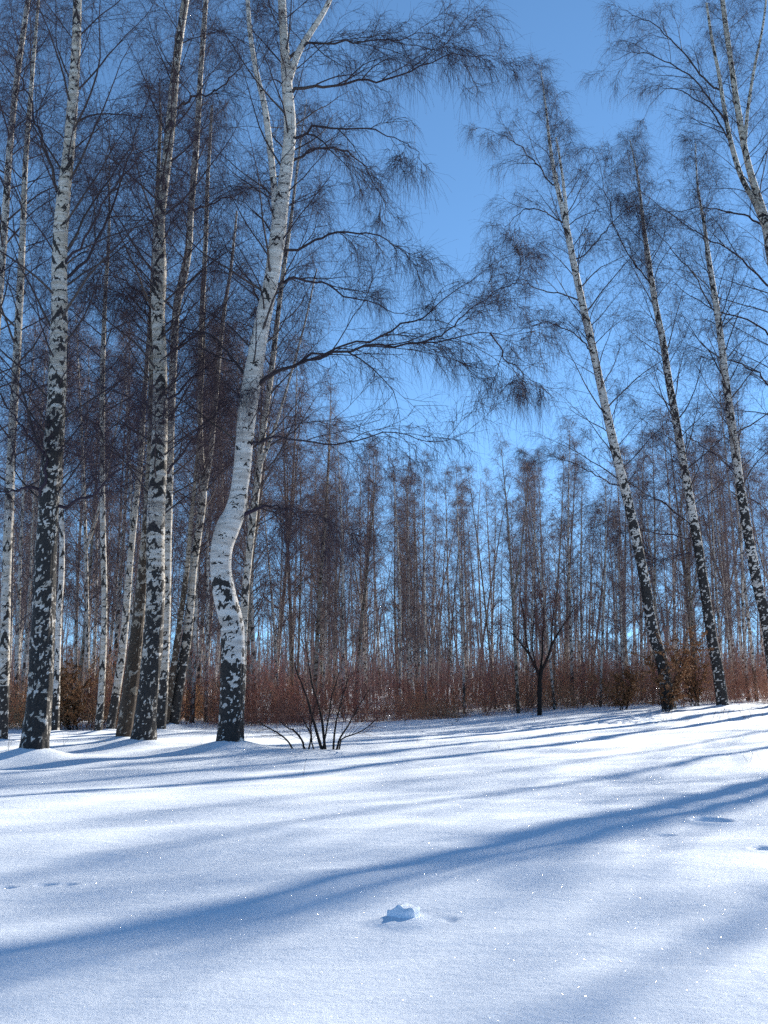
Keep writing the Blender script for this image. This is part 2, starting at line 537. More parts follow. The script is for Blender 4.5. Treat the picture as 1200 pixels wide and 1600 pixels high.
def resample(P, K):
    P = np.asarray(P, float)
    s = np.r_[0, np.cumsum(np.linalg.norm(np.diff(P[:, :3], axis=0), axis=1))]
    t = np.linspace(0, s[-1], K)
    return np.stack([np.interp(t, s, P[:, c]) for c in range(P.shape[1])], 1)

BIRCH_H = []

def hero(label, pts, ztop, seed, base=None, D=None, mat=None, rough_h=2.5, speck=0.4, marks=3.0, flare=0.25,
         forks=(), limbs=(), nl=42, z0=4.5, Lmax=3.6, hang=1.0, tw=0.0018, group=None, mound=0.16, sides=30,
         m2=7, m3=5, m4=3, az=None, el=(0.5, 1.05), step=0.025, lump=0.05, name='birch_tree', lean=None, tip=0.93):
    rng = np.random.default_rng(seed)
    if D is None:
        bx, by = hit(pts[0][0], pts[0][1]); D = by
    rows = px_rows(pts, D)
    bx, by = rows[0, 0], rows[0, 1]
    gz = float(ground0(bx, by))
    d = rows[1, :3] - rows[0, :3]; d = d / d[2]
    r0 = rows[0].copy()
    start = r0.copy(); start[:3] = r0[:3] + d * (gz - 0.25 - r0[2]); start[3] *= 1.03
    if r0[2] - start[2] > 0.2: rows = np.vstack([start, rows])
    else: rows[0] = start
    if mound: MOUNDS.append((bx, by, mound, max(0.30, rows[0, 3] * 2.0)))
    rows = extend_up(rows, ztop, rng, lean)
    o = (rows[0, 0], rows[0, 1], gz)
    root = thing(name, label, 'birch', o, group)
    me, R = trunk_mesh(rows, seed, mat or M_BARK, sides, rough_h, speck, marks, flare, lump, step=step, origin=o)
    link('trunk', me, root)
    allR = [R]
    for fk in forks:
        fr = px_rows(fk, D)
        if fk[-1][1] < 20: fr = extend_up(fr, ztop * 0.94, rng)
        me, R2 = trunk_mesh(fr, seed + 50 + len(allR), mat or M_BARK, max(12, sides // 2), 0.1, speck * 0.6, marks * 1.2, 0, lump, step=0.05, name='stem', origin=o)
        link('stem', me, root)
        allR.append(R2)
    bag = Bag()
    LP, LL = [], []
    for j, RR in enumerate(allR):
        zt = RR[-1, 2] - gz
        zs = max(z0, RR[0, 2] - gz + 0.3)
        n = nl if j == 0 else max(6, int(nl * 0.45 * (zt - zs) / (allR[0][-1, 2] - gz - z0)))
        n = int(n * 1.25)
        P, L, r = limb_set(rng, RR, n, zs, zt - 0.05, gz, Lmax if j == 0 else Lmax * 0.7, el, az=az)
        rb = np.clip(r * 0.33, 0.006, 0.030) * np.clip(L / Lmax, 0.45, 1.0)
        rad_ = taper(n, 11, rb, 0.003)
        bag.tubes(P, rad_, 5, np.clip(rad_ * 22 - 0.02, 0, 0.62), seed)
        LP.append(P); LL.append(L)
    P = np.concatenate(LP); L = np.concatenate(LL)
    clothe(bag, rng, P, L, tw=tw, hang=hang, m2=m2, m3=m3, m4=m4, seed=seed)
    link('crown', bag.mesh('crown', M_TWIG, o), root)
    # limbs read from the photograph, each its own part with its own twigs
    lines = []
    for li, (lp, q) in enumerate(limbs):
        lr = px_rows(lp, D); lr[:, 3] *= (0.72 if D < 30 else 0.62) * np.linspace(0.95, 0.55, len(lr))
        C = catmull(lr, 0.12)
        K = 22
        P = resample(C, K)
        wob = np.cumsum(rng.normal(size=(K, 3)) * 0.040, axis=0); wob -= np.linspace(0, 1, K)[:, None] * wob[-1]; wob[0] = 0
        LPs = (P[:, :3] + wob + rng.normal(size=(K, 3)) * 0.010 * (np.arange(K) > 0)[:, None])[None]
        if q.get('on') is not None:                      # springs from an earlier limb: start exactly on it
            host = lines[q['on']]
            tgt = host[np.argmin(((host - LPs[0, 0]) ** 2).sum(1))]
            LPs = LPs + (tgt - LPs[0, 0])[None, None] * np.linspace(1, 0, K)[None, :, None] ** 2
        lines.append(resample(LPs[0], 90))
        Lm = float(np.linalg.norm(np.diff(C[:, :3], axis=0), axis=1).sum())
        b = Bag()
        b.tubes(LPs, P[None, :, 3], 7, np.clip(P[None, :, 3] * 14, 0, q.get('tone', 0.5)), seed + li)
        # secondary boughs along the limb
        ns = max(5, int(q.get('n', 8) * 0.8))
        p, dd, tt = children(rng, LPs, ns, q.get('t0', 0.12), 1.0, 0.50)
        dd[:, 2] += q.get('rise', 0.15) * 0.6
        Ls = np.clip(Lm * (0.55 - 0.35 * tt) * (0.5 + 0.8 * rng.random(len(tt))), 0.4, 2.9)
        rp = np.interp(tt, np.linspace(0, 1, K), P[:, 3])
        sec = grow(rng, p, unit(dd), Ls, 9, 0.12, -0.035)
        b.tubes(sec, taper(len(p), 9, np.clip(rp * 0.62, 0.005, 0.02), 0.003), 4, 0.3, seed + 90 + li)
        p3, d3, t3 = children(rng, sec, 2, 0.2, 0.7, 0.5)
        L3 = np.clip(np.repeat(Ls, 2) * 0.6 * (0.6 + 0.6 * rng.random(len(t3))), 0.3, 1.8)
        ter = grow(rng, p3, d3, L3, 9, 0.12, -0.04)
        b.tubes(ter, taper(len(p3), 9, 0.0055, 0.0028), 4, 0.25, seed + 95 + li)
        sec = np.concatenate([sec, ter]); Ls = np.r_[Ls, L3]
        clothe(b, rng, np.concatenate([sec, resample(LPs[0], 9)[None]]), np.r_[Ls, Lm * 0.38], tw=tw, hang=min(0.95, q.get('hang', hang)),
               m2=4, m3=4, m4=q.get('m4', 2), seed=seed + li)
        link('limb', b.mesh('limb', M_TWIG, o), root)
    return root
#--HEROES--
# ================================================================== the near birches (centre lines, widths in photograph pixels)
hero('crooked white birch with a thick S-bent trunk, blackened foot and long bough reaching right', [
    (359, 1170, 42), (361, 1120, 38), (363, 1080, 37), (364, 1030, 37), (364, 995, 37), (360, 965, 37), (351, 930, 36), (345, 890, 33),
    (347, 855, 34), (356, 825, 37), (367, 800, 32), (373, 770, 27), (378, 735, 27), (382, 690, 27), (386, 645, 29), (394, 592, 29),
    (403, 540, 26), (413, 490, 24), (425, 430, 23), (433, 375, 25), (440, 320, 22), (448, 260, 20), (453, 200, 19), (449, 140, 17),
    (446, 95, 15), (443, 50, 13), (440, -10, 12), (438, -70, 11)],
    20.5, 11, mat=M_BARK_WHITE, sides=64, rough_h=3.3, speck=0.30, marks=0.8, lump=0.035, nl=44, z0=6.0, Lmax=3.6, mound=0.20, tw=0.0021,
    forks=[[(433, 380, 12), (430, 330, 11), (427, 280, 10), (420, 215, 10), (413, 165, 9), (400, 110, 8), (391, 55, 7), (386, -10, 6)],
           [(451, 125, 12), (460, 98, 11), (470, 75, 10), (487, 48, 9), (505, 20, 8), (522, -15, 7)]],
    limbs=[
        ([(388, 618, 15), (405, 600, 12), (432, 583, 10), (470, 568, 8), (520, 560, 7.5), (580, 550, 7), (630, 553, 6), (680, 543, 5), (735, 540, 4), (785, 530, 3), (845, 515, 1.5)], dict(n=16, m2=8, tone=0.35, hang=0.8)),
        ([(470, 568, 6, 0.05), (520, 548, 5, .3), (575, 535, 5, .5), (630, 512, 5, .6), (668, 485, 4, .8), (700, 455, 3, .9), (740, 430, 2, 1), (790, 395, 1.2, 1)], dict(n=12, tone=0.3, hang=0.7, on=0)),
        ([(640, 552, 5, 0), (690, 515, 4, -.3), (730, 480, 3.5, -.5), (770, 450, 3, -.6), (830, 415, 1.6, -.8)], dict(n=10, tone=0.3, hang=0.7, on=0)),
        ([(765, 535, 4, 0), (795, 560, 3, .2), (820, 585, 2.4, .3), (850, 605, 1.4, .4)], dict(n=4, tone=0.3, hang=1.0, rise=0, on=0)),
        ([(380, 705, 8), (400, 692, 6), (440, 688, 5, -.3), (500, 696, 4.5, -.5), (560, 688, 4, -.7), (620, 684, 3.4, -.8), (690, 690, 2.6, -.9), (742, 664, 1.4, -1)], dict(n=11, tone=0.25, hang=0.9, rise=0.05)),
        ([(370, 810, 13), (385, 800, 10), (410, 801, 7, -.2), (445, 806, 5, -.4), (480, 815, 3.4, -.5), (530, 832, 1.6, -.7)], dict(n=8, tone=0.1, hang=0.9, rise=0)),
        ([(452, 150, 9), (475, 138, 8), (510, 128, 7, .3), (560, 119, 6, .5), (620, 114, 5, .7), (670, 102, 4, .8), (720, 90, 3, .8), (785, 88, 1.6, .8)], dict(n=16, tone=0.45, hang=1.5)),
        ([(450, 92, 8), (465, 70, 7), (495, 60, 6, -.3), (545, 53, 5, -.5), (605, 60, 4, -.7), (660, 50, 2.5, -.9), (720, 70, 1.4, -1)], dict(n=14, tone=0.6, hang=1.5)),
        ([(455, 215, 7), (500, 206, 6, -.4), (550, 200, 5, -.7), (605, 214, 3.4, -1.0), (655, 250, 1.6, -1.3)], dict(n=8, tone=0.3, hang=1.4)),
        ([(447, 262, 7), (500, 240, 6, .5), (550, 246, 5, 1.1), (590, 285, 3, 1.6), (620, 345, 1.5, 2.0)], dict(n=8, tone=0.3, hang=1.4)),
        ([(436, 395, 7), (490, 375, 6, .3), (555, 365, 5, .7), (610, 380, 3.4, .8), (655, 425, 1.5, .9)], dict(n=10, tone=0.3, hang=1.3)),
        ([(425, 445, 7), (480, 440, 6, .6), (540, 458, 5, 1.0), (600, 480, 3.2, 1.3), (660, 490, 1.5, 1.5)], dict(n=10, tone=0.2, hang=1.1)),
        ([(388, 600, 8), (350, 560, 6, .3), (310, 530, 5, .5), (250, 500, 3, .8), (200, 470, 1.5, 1)], dict(n=9, tone=0.3, hang=0.8)),
        ([(410, 505, 6), (395, 450, 5, .3), (372, 410, 4, .5), (350, 370, 2.5, .8), (320, 330, 1.4, 1)], dict(n=7, tone=0.4, hang=0.8)),
    ])
hero('stout dark-footed birch at the left, nearest of all the trees, snow banked on its foot', [
    (53, 1186, 43), (56, 1150, 41), (61, 1100, 38), (65, 1040, 37), (67, 980, 36), (70, 900, 33), (73, 840, 31), (78, 760, 31), (86, 660, 29), (90, 570, 27),
    (93, 480, 25), (93, 400, 23), (98, 320, 21), (107, 240, 18), (114, 150, 16), (119, 70, 14), (121, 0, 13), (124, -90, 12)],
    20.5, 23, sides=64, rough_h=9.5, speck=0.95, marks=5.0, lump=0.06, nl=50, z0=4.2, Lmax=3.8, mound=0.24, el=(0.6, 1.05),
    limbs=[
        ([(90, 790, 8), (115, 775, 6, -.2), (160, 735, 5, -.5), (200, 690, 3.5, -.8), (240, 640, 1.5, -1)], dict(n=7, tone=0.1, hang=.7)),
        ([(66, 790, 8), (60, 720, 6, -.2), (40, 670, 5, -.4), (12, 640, 3.5, -.6), (-30, 610, 2, -.9)], dict(n=7, tone=0.1, hang=.7)),
        ([(62, 765, 7), (35, 764, 5, .2), (0, 760, 4, .4), (-50, 750, 2, .6)], dict(n=6, tone=0.1, hang=.8)),
        ([(90, 300, 8), (72, 235, 7, .1), (50, 180, 6, .2), (25, 120, 5, .4), (0, 60, 3, .6)], dict(n=9, tone=.5, hang=.8)),
        ([(95, 440, 8), (125, 400, 7, .3), (160, 330, 6, .5), (180, 260, 5, .7), (215, 190, 3, .9), (250, 110, 2, 1)], dict(n=11, tone=.25, hang=.8)),
        ([(98, 420, 7), (130, 370, 6, -.3), (175, 310, 5, -.5), (230, 240, 4, -.8), (290, 180, 2, -1)], dict(n=11, tone=.2, hang=.8)),
    ])
hero('upright speckled birch with a broad dark foot, front one of the clump', [
    (223, 1166, 37), (227, 1120, 33), (233, 1070, 31), (239, 1000, 30), (243, 930, 29), (243, 860, 28), (244, 800, 28), (248, 720, 26), (250, 640, 23), (250, 560, 21),
    (247, 490, 21), (249, 420, 22), (249, 350, 17), (257, 280, 15), (267, 190, 15), (274, 110, 13), (282, 50, 12), (291, -10, 11), (298, -80, 10)],
    21.0, 37, sides=60, rough_h=4.6, speck=0.55, marks=6.5, nl=48, z0=4.8, Lmax=3.5, mound=0.17,
    limbs=[
        ([(258, 640, 7), (290, 600, 5, .3), (330, 565, 4, .5), (370, 520, 2.4, .8), (410, 480, 1.2, 1)], dict(n=7, tone=.2, hang=.8)),
        ([(262, 740, 6), (300, 690, 5, -.3), (345, 640, 4, -.5), (390, 600, 2, -.7)], dict(n=6, tone=.2, hang=.8)),
        ([(246, 500, 6), (225, 470, 5, .4), (190, 440, 4, .6), (150, 430, 2, .9)], dict(n=6, tone=.2, hang=.9)),
        ([(277, 170, 6), (300, 155, 6, .2), (330, 140, 5, .3), (365, 115, 4, .5), (400, 90, 2, .8)], dict(n=8, tone=.9, hang=1))])
hero('brown-footed birch hard against the left side of the front clump birch', [
    (192, 1163, 24), (200, 1100, 24), (208, 1040, 22), (215, 980, 20), (221, 920, 18), (227, 850, 15), (232, 780, 14), (236, 700, 13), (238, 600, 12), (240, 500, 10), (243, 400, 9), (246, 300, 7), (250, 200, 5)],
    16.0, 41, D=22.4, sides=44, mat=M_BARK_DULL, rough_h=6.0, speck=0.4, marks=2.5, nl=30, z0=5.5, Lmax=2.6, mound=0.14)
hero('slender birch leaning right that stands just behind the brown-footed one', [
    (172, 1142, 13), (182, 1080, 13), (192, 1010, 12), (199, 930, 11), (205, 860, 10), (213, 780, 9), (220, 710, 9), (224, 640, 8), (230, 560, 7), (236, 470, 6), (240, 380, 4)],
    15.0, 43, D=27.0, rough_h=1.5, speck=0.3, marks=3, nl=28, z0=5.5, Lmax=2.4, mound=0.1, sides=20)
hero('birch behind the right side of the front clump birch, with a kinked upper trunk', [
    (250, 1142, 18), (255, 1060, 17), (259, 960, 15), (261, 860, 14), (264, 760, 13), (267, 660, 12), (271, 560, 12), (276, 480, 12), (287, 430, 13), (295, 385, 11), (298, 330, 10), (304, 260, 10),
    (309, 190, 9), (313, 120, 8), (318, 50, 8), (323, -20, 7)],
    22.0, 47, D=26.5, rough_h=2.2, speck=0.4, marks=4, nl=40, z0=6, Lmax=3.2, mound=0.12, sides=22,
    limbs=[([(300, 330, 5), (330, 318, 5, .3), (360, 308, 4, .5), (395, 290, 2, .8)], dict(n=6, tone=.9, hang=1))])
hero('leaning black-footed birch that forks halfway up, between the clump and the crooked birch', [
    (270, 1138, 18), (277, 1085, 18), (285, 1040, 16), (293, 990, 15), (298, 940, 13), (302, 890, 12), (308, 845, 12), (315, 800, 11), (318, 765, 10), (314, 700, 8), (312, 620, 8), (313, 540, 8),
    (317, 460, 8), (321, 380, 7), (324, 290, 6), (328, 220, 5), (331, 165, 4)],
    17.5, 53, rough_h=3.4, speck=0.45, marks=3.5, nl=34, z0=5, Lmax=2.8, mound=0.13, sides=22,
    forks=[[(317, 775, 9), (324, 740, 8), (330, 700, 8), (337, 620, 8), (343, 550, 7), (351, 480, 6), (360, 425, 5), (366, 370, 4), (370, 330, 3)]])
hero('dark thin birch leaning beside the forked one, half hidden by the clump', [
    (258, 1136, 11), (266, 1080, 11), (276, 1010, 10), (284, 950, 9), (292, 890, 8), (298, 820, 7), (306, 740, 6), (312, 660, 5), (318, 560, 4)],
    14.0, 59, D=29.5, mat=M_BARK_DULL, rough_h=6, speck=0.5, marks=2, nl=24, z0=5, Lmax=2.2, mound=0.08, sides=16)
hero('slender pale birch standing alone between the stout left birch and the clump', [
    (153, 1146, 12), (158, 1090, 11), (162, 1000, 9), (163, 920, 9), (161, 840, 9), (160, 760, 8), (160, 680, 8), (160, 600, 8), (162, 520, 7), (165, 450, 6), (169, 390, 5), (171, 320, 3)],
    16.0, 61, rough_h=1.0, speck=0.25, marks=4.5, nl=34, z0=6.5, Lmax=2.3, mound=0.08, sides=20)
hero('thin white birch close behind the right side of the stout left birch', [
    (86, 1143, 12), (88, 1090, 11), (90, 1030, 9), (92, 960, 9), (96, 900, 9), (97, 840, 8), (94, 770, 8), (91, 700, 8), (88, 620, 7), (90, 530, 7), (96, 430, 6), (104, 330, 4)],
    16.5, 67, D=26.0, rough_h=1.6, speck=0.1, marks=3.5, nl=32, z0=6, Lmax=2.4, mound=0.08, sides=20, mat=M_BARK_WHITE)
hero('birch standing right at the left edge of the photograph, bright along its right side', [
    (3, 1162, 17), (6, 1080, 16), (8, 1000, 15), (10, 900, 14), (14, 800, 14), (18, 700, 13), (25, 580, 12), (32, 440, 11), (36, 350, 9), (40, 250, 8), (47, 160, 7), (55, 60, 5), (60, 0, 4)],
    20.0, 71, rough_h=2.6, speck=0.4, marks=4, nl=42, z0=5.5, Lmax=3.2, mound=0.12, sides=24)
hero('white birch slanting in from beyond the left edge, seen only in the upper half', [
    (-48, 1165, 16), (-38, 1000, 15), (-26, 820, 14), (-14, 650, 12), (-4, 500, 11), (6, 370, 11), (13, 260, 10), (20, 180, 9), (28, 110, 9), (38, 40, 8), (46, -20, 7)],
    22.0, 73, D=23.0, rough_h=2, speck=0.2, marks=4, nl=40, z0=7, Lmax=3.2, mound=0.1, sides=22, mat=M_BARK_WHITE)
hero('slim sunlit birch passing just behind the crooked birch and coming out on its right', [
    (374, 1132, 13), (378, 1060, 13), (380, 1000, 12), (384, 920, 12), (391, 850, 11), (398, 790, 11), (405, 730, 10), (410, 680, 10), (416, 640, 9), (424, 580, 9), (431, 520, 8), (438, 460, 7),
    (446, 400, 7), (455, 340, 5), (462, 280, 4)],
    18.5, 79, D=27.5, rough_h=1.8, speck=0.35, marks=4, nl=38, z0=5.5, Lmax=3.2, mound=0.08, sides=20, m2=10,
    forks=[[(404, 735, 5), (418, 700, 4.5), (432, 660, 4), (450, 600, 3.5), (475, 510, 3), (495, 420, 2)]],
    limbs=[([(398, 790, 5), (430, 790, 4, .2), (480, 800, 3.5, .4), (530, 822, 2.5, .5), (575, 824, 1.5, .6)], dict(n=7, tone=.9, hang=.8))])
# right-hand group, leaning left
RG = 'birches standing at the right'
hero('left-leaning birch, first of the leaning row at the right, its forked tip against open sky', [
    (1046, 1112, 20), (1040, 1065, 19), (1032, 1025, 18), (1020, 985, 17), (1010, 925, 16), (998, 860, 15), (985, 800, 15), (965, 720, 14), (950, 655, 13), (938, 600, 12), (925, 540, 12), (911, 480, 11),
    (896, 410, 10), (882, 340, 9), (868, 280, 6.5), (859, 225, 4.6), (853, 170, 3.0), (845, 110, 1.2)],
    0, 83, D=34.0, mat=M_BARK_WHITE, rough_h=9, speck=0.7, marks=4.5, nl=46, z0=7.5, Lmax=3.8, el=(0.65, 1.15), mound=0.10, sides=22, tw=0.0022, hang=0.9,
    forks=[[(899, 425, 7), (890, 380, 6), (884, 320, 5), (878, 270, 4), (869, 215, 2.5)]],
    limbs=[([(868, 290, 4), (840, 262, 4, .3), (805, 225, 3, .6), (780, 210, 2, .8), (755, 200, 1, 1)], dict(n=9, tone=.6, hang=1.6)),
           ([(884, 350, 4), (850, 330, 3.5, -.3), (815, 330, 3, -.6), (790, 350, 2, -.8), (778, 385, 1, -1)], dict(n=8, tone=.3, hang=1.6)),
           ([(905, 470, 4), (860, 450, 3.5, -.3), (820, 440, 3, -.6), (780, 455, 2, -.8), (750, 480, 1, -1)], dict(n=8, tone=.3, hang=1.2)),
           ([(925, 548, 4), (890, 520, 3.5, -.5), (850, 510, 3, -.9), (800, 522, 1.6, -1.2)], dict(n=8, tone=.3, hang=1.2)),
           ([(898, 405, 4), (925, 380, 3.5, .5), (960, 340, 3, .8), (1000, 310, 1.4, 1)], dict(n=8, tone=.3, hang=1.3)),
           ([(975, 760, 4), (930, 740, 3, .3), (880, 720, 2, .7), (830, 715, 1, .9)], dict(n=6, tone=.1, hang=.8))])
hero('second left-leaning birch of the row at the right, darker towards its foot', [
    (1129, 1100, 18), (1122, 1050, 17), (1113, 1000, 16), (1102, 930, 15), (1090, 850, 14), (1076, 770, 13), (1065, 710, 12), (1055, 650, 12), (1045, 595, 11), (1035, 530, 10), (1023, 470, 9),
    (1012, 400, 8), (1004, 340, 5), (997, 280, 3.2), (984, 218, 1.2)],
    0, 89, D=36.0, mat=M_BARK_WHITE, rough_h=13, speck=0.75, marks=4.5, nl=46, z0=7, Lmax=3.6, el=(0.65, 1.15), mound=0.08, sides=20, tw=0.0022, hang=0.9,
    limbs=[([(1082, 825, 4), (1050, 790, 4, .2), (1010, 770, 3, .4), (970, 740, 2, .5), (930, 690, 1, .6)], dict(n=7, tone=.2, hang=.8)),
           ([(1080, 865, 4), (1050, 866, 3, -.2), (1020, 868, 2.4, -.4), (985, 850, 1.2, -.6)], dict(n=5, tone=.1, hang=.8)),
           ([(1080, 840, 4), (1030, 832, 3.4, .3), (990, 822, 2.6, .4), (940, 800, 1.2, .6)], dict(n=6, tone=.1, hang=.8)),
           ([(1018, 445, 4), (985, 400, 3.5, -.4), (960, 340, 3, -.7), (935, 260, 2, -.9), (925, 230, 1, -1)], dict(n=9, tone=.4, hang=1.2))])
hero('third left-leaning birch of the row at the right, with steep dark boughs', [
    (1212, 1092, 19), (1206, 1030, 18), (1197, 970, 17), (1186, 925, 16), (1174, 865, 15), (1163, 800, 14), (1155, 750, 13), (1148, 700, 13), (1140, 640, 12), (1132, 580, 11), (1125, 520, 10), (1117, 465, 9),
    (1108, 410, 8), (1100, 350, 5), (1090, 290, 3.2), (1086, 220, 1.2)],
    0, 97, D=35.5, mat=M_BARK_WHITE, rough_h=10, speck=0.75, marks=4.5, nl=46, z0=7, Lmax=3.6, el=(0.65, 1.15), mound=0.08, sides=20, tw=0.0022, hang=0.9,
    limbs=[([(1150, 735, 4), (1120, 715, 4, .2), (1085, 690, 3, .4), (1040, 650, 2, .5), (1000, 640, 1, .6)], dict(n=7, tone=.1, hang=.8)),
           ([(1160, 765, 4), (1180, 780, 3.5, .3), (1210, 810, 2.5, .5), (1250, 830, 1.4, .6)], dict(n=5, tone=.1, hang=.8)),
           ([(1120, 490, 4), (1090, 440, 3.6, -.4), (1050, 400, 3, -.7), (1010, 350, 2, -.9), (970, 290, 1, -1)], dict(n=9, tone=.3, hang=1.2))])
hero('tall twin-stemmed birch filling the upper right corner, its foot outside the photograph', [
    (1300, 1085, 20.6), (1285, 960, 19.8), (1266, 800, 18.9), (1246, 640, 18.1), (1225, 500, 18.1), (1208, 410, 17.2), (1200, 360, 16.3), (1190, 325, 12), (1177, 285, 10.3), (1165, 240, 9.46), (1156, 190, 9.46),
    (1148, 140, 8.6), (1141, 90, 7.74), (1135, 50, 7.74), (1129, 0, 6.88), (1124, -60, 6.02)],
    27.0, 101, D=36.0, rough_h=10, speck=0.6, marks=4, nl=52, z0=8, Lmax=4.4, el=(0.45, 1.05), mound=0.08, sides=24, tw=0.0021, hang=0.9,
    forks=[[(1200, 365, 10.3), (1180, 318, 8.6), (1160, 280, 7.74), (1148, 245, 7.74), (1138, 205, 6.88), (1130, 160, 6.02), (1122, 110, 5.16), (1112, 60, 4.3), (1104, 5, 3.44)],
           [(1163, 235, 6.02), (1168, 175, 5.16), (1178, 110, 4.3), (1192, 40, 3.44), (1200, -30, 2.58)]],
    limbs=[([(1125, 140, 5), (1090, 110, 5, .3), (1050, 70, 4, .6), (1010, 30, 3, .8), (965, 8, 1.4, 1)], dict(n=12, tone=.4, hang=1.5)),
           ([(1138, 195, 5), (1090, 130, 4.5, -.4), (1050, 100, 4, -.7), (1000, 88, 3, -.9), (955, 95, 1.4, -1)], dict(n=12, tone=.3, hang=1.5)),
           ([(1160, 270, 5), (1110, 180, 4, .5), (1070, 145, 3.5, .8), (1035, 140, 2.5, 1), (1010, 175, 1.2, 1.1)], dict(n=10, tone=.3, hang=1.5)),
           ([(1205, 450, 6), (1150, 400, 5, -.5), (1090, 365, 4, -.9), (1040, 330, 3, -1.2), (990, 290, 1.6, -1.4)], dict(n=11, tone=.2, hang=1.3)),
           ([(1200, 360, 6), (1150, 340, 5, .6), (1100, 328, 4, 1), (1040, 330, 2, 1.3)], dict(n=8, tone=.2, hang=1.3)),
           ([(1215, 540, 6), (1160, 500, 5, .5), (1100, 480, 4, .9), (1050, 440, 2, 1.2)], dict(n=8, tone=.2, hang=1.2)),
           ([(1232, 640, 6), (1190, 590, 5, .4), (1150, 570, 4, .6), (1100, 560, 2, .8)], dict(n=8, tone=.2, hang=1.2))])

# birches outside the right edge: their shadows fall across the foreground
def outside(label, x, y, H, seed, r=0.24, lean=(0, 0), nl=46, L=3.8, z0=5.0, m3=6, m4=4):
    rng = np.random.default_rng(seed)
    gz = float(ground0(x, y))
    rows = []
    for i in range(12):
        f = i / 11
        rows.append((x + lean[0] * H * f + 0.15 * math.sin(3 * f + seed), y + lean[1] * H * f, gz - 0.25 + (H + 0.25) * f, r * (1 - f) ** 0.75 + 0.006))
    rows = np.array(rows)
    o = (x, y, gz)
    root = thing('birch_tree', label, 'birch', o)
    me, R = trunk_mesh(rows, seed, M_BARK, 20, 3.0, 0.5, 3.0, 0.2, 0.05, step=0.06, origin=o)
    link('trunk', me, root)
    P, Ls, rr = limb_set(rng, R, nl, z0, H, gz, L, (0.5, 1.1))
    bag = Bag()
    rb = taper(nl, 11, np.clip(rr * 0.4, 0.006, 0.04), 0.003)
    bag.tubes(P, rb, 5, np.clip(rb * 22, 0, 0.6), seed)
    clothe(bag, rng, P, Ls, tw=0.0022, m2=8, m3=m3, m4=m4, seed=seed)
    link('crown', bag.mesh('crown', M_TWIG, o), root)
    MOUNDS.append((x, y, 0.12, 0.5))
OUT = [
    ('thick birch outside the right edge whose trunk throws the long blue shadow over the foreground', 14.6, 25.6, 21.0, 201, 0.31, (0.0, 0.0)),
    ('birch outside the right edge close beside the thick one', 14.98, 25.28, 20.0, 203, 0.13, (0.0, 0.0)),
    ('birch outside the right edge nearest the camera side of the row', 16.5, 19.8, 17.0, 207, 0.20, (0.0, 0.0)),
    ('birch outside the right edge standing beyond the thick one', 17.2, 31.5, 22.0, 211, 0.15, (0.0, 0.01)),
    ('birch outside the right edge, farthest out from the clearing', 21.5, 26.0, 22.0, 223, 0.25, (0.0, 0.0)),
    ('high-crowned birch outside the right edge, left one of the back three', 20.3, 31.2, 23.0, 229, 0.2, (0.0, 0.0)),
    ('high-crowned birch outside the right edge, middle one of the back three', 21.3, 29.2, 22.5, 233, 0.2, (0.0, 0.0)),
    ('high-crowned birch outside the right edge, right one of the back three', 22.6, 27.6, 22.0, 239, 0.2, (0.0, 0.0)),
    ('birch outside the right edge shading the far side of the clearing', 19.5, 37.0, 21.0, 227, 0.11, (0.0, 0.0)),
]
for lb, x, y, H, sdd, r, ln in OUT: outside(lb, x, y, H, sdd, r, ln, nl=38 if 'high' in lb else 38, L=4.2, z0=9.0 if 'high' in lb else 5.5, m3=5, m4=3)

# ================================================================== the wood behind
def copy_tree(o, loc, rz, sc, label, group=None):
    c = o.copy(); COL.objects.link(c)
    c.location = loc; c.rotation_euler = (0, 0, rz); c.scale = (sc, sc, sc)
    c['label'] = label
    if group: c['group'] = group
    for ch in o.children:
        k = ch.copy(); COL.objects.link(k); k.parent = c
    return c

def proto(seed, H, r, nl, L, kind, lean=0.03, fork=False):
    rng = np.random.default_rng(seed)
    rows = []; a = rng.random() * 6.28
    for i in range(11):
        f = i / 10
        rows.append((lean * H * f * math.cos(a) + 0.10 * math.sin(4 * f + seed), lean * H * f * math.sin(a) + 0.1 * math.cos(5 * f + seed), -0.3 + (H + 0.3) * f, r * (1 - f) ** 0.8 + 0.008))
    root = link('birch_tree', None); root['category'] = 'birch'
    me, R = trunk_mesh(np.array(rows), seed, kind, 10, 2.4, 0.6, 3.2, 0.15, 0.05, step=0.09)
    link('trunk', me, root)
    Rs = [R]
    if fork:
        i = int(len(R) * 0.42); q = R[i]
        fr = [(q[0], q[1], q[2], q[3] * 0.8)]
        for k in range(1, 8):
            f = k / 7; fr.append((q[0] + 1.5 * f ** 0.8 * math.cos(a + 2), q[1] + 1.5 * f ** 0.8 * math.sin(a + 2), q[2] + f * H * 0.48, q[3] * 0.8 * (1 - f) + 0.008))
        me, R2 = trunk_mesh(np.array(fr), seed + 5, kind, 9, 0.1, 0.5, 4, 0, 0.05, step=0.1)
        link('stem', me, root); Rs.append(R2)
    bag = Bag(); LP = []; LL = []
    for j, RR in enumerate(Rs):
        zs = 0.20 * H if j == 0 else RR[0, 2] + 0.5
        n = nl if j == 0 else nl // 2
        P, Lm, rr = limb_set(rng, RR, n, zs, RR[-1, 2], 0.0, L, (0.6, 1.15), up=0.05)
        P = P[:, ::2]
        rb = taper(n, P.shape[1], np.clip(rr * 0.4, 0.006, 0.03), 0.004)
        bag.tubes(P, rb, 4, np.clip(rb * 22, 0, 0.7), seed); LP.append(P); LL.append(Lm)
    clothe(bag, rng, np.concatenate(LP), np.concatenate(LL), tw=0.0034, far=True, m2=6, m3=4, m4=3, seed=seed, r2=0.008)
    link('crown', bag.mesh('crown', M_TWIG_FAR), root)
    return root, H

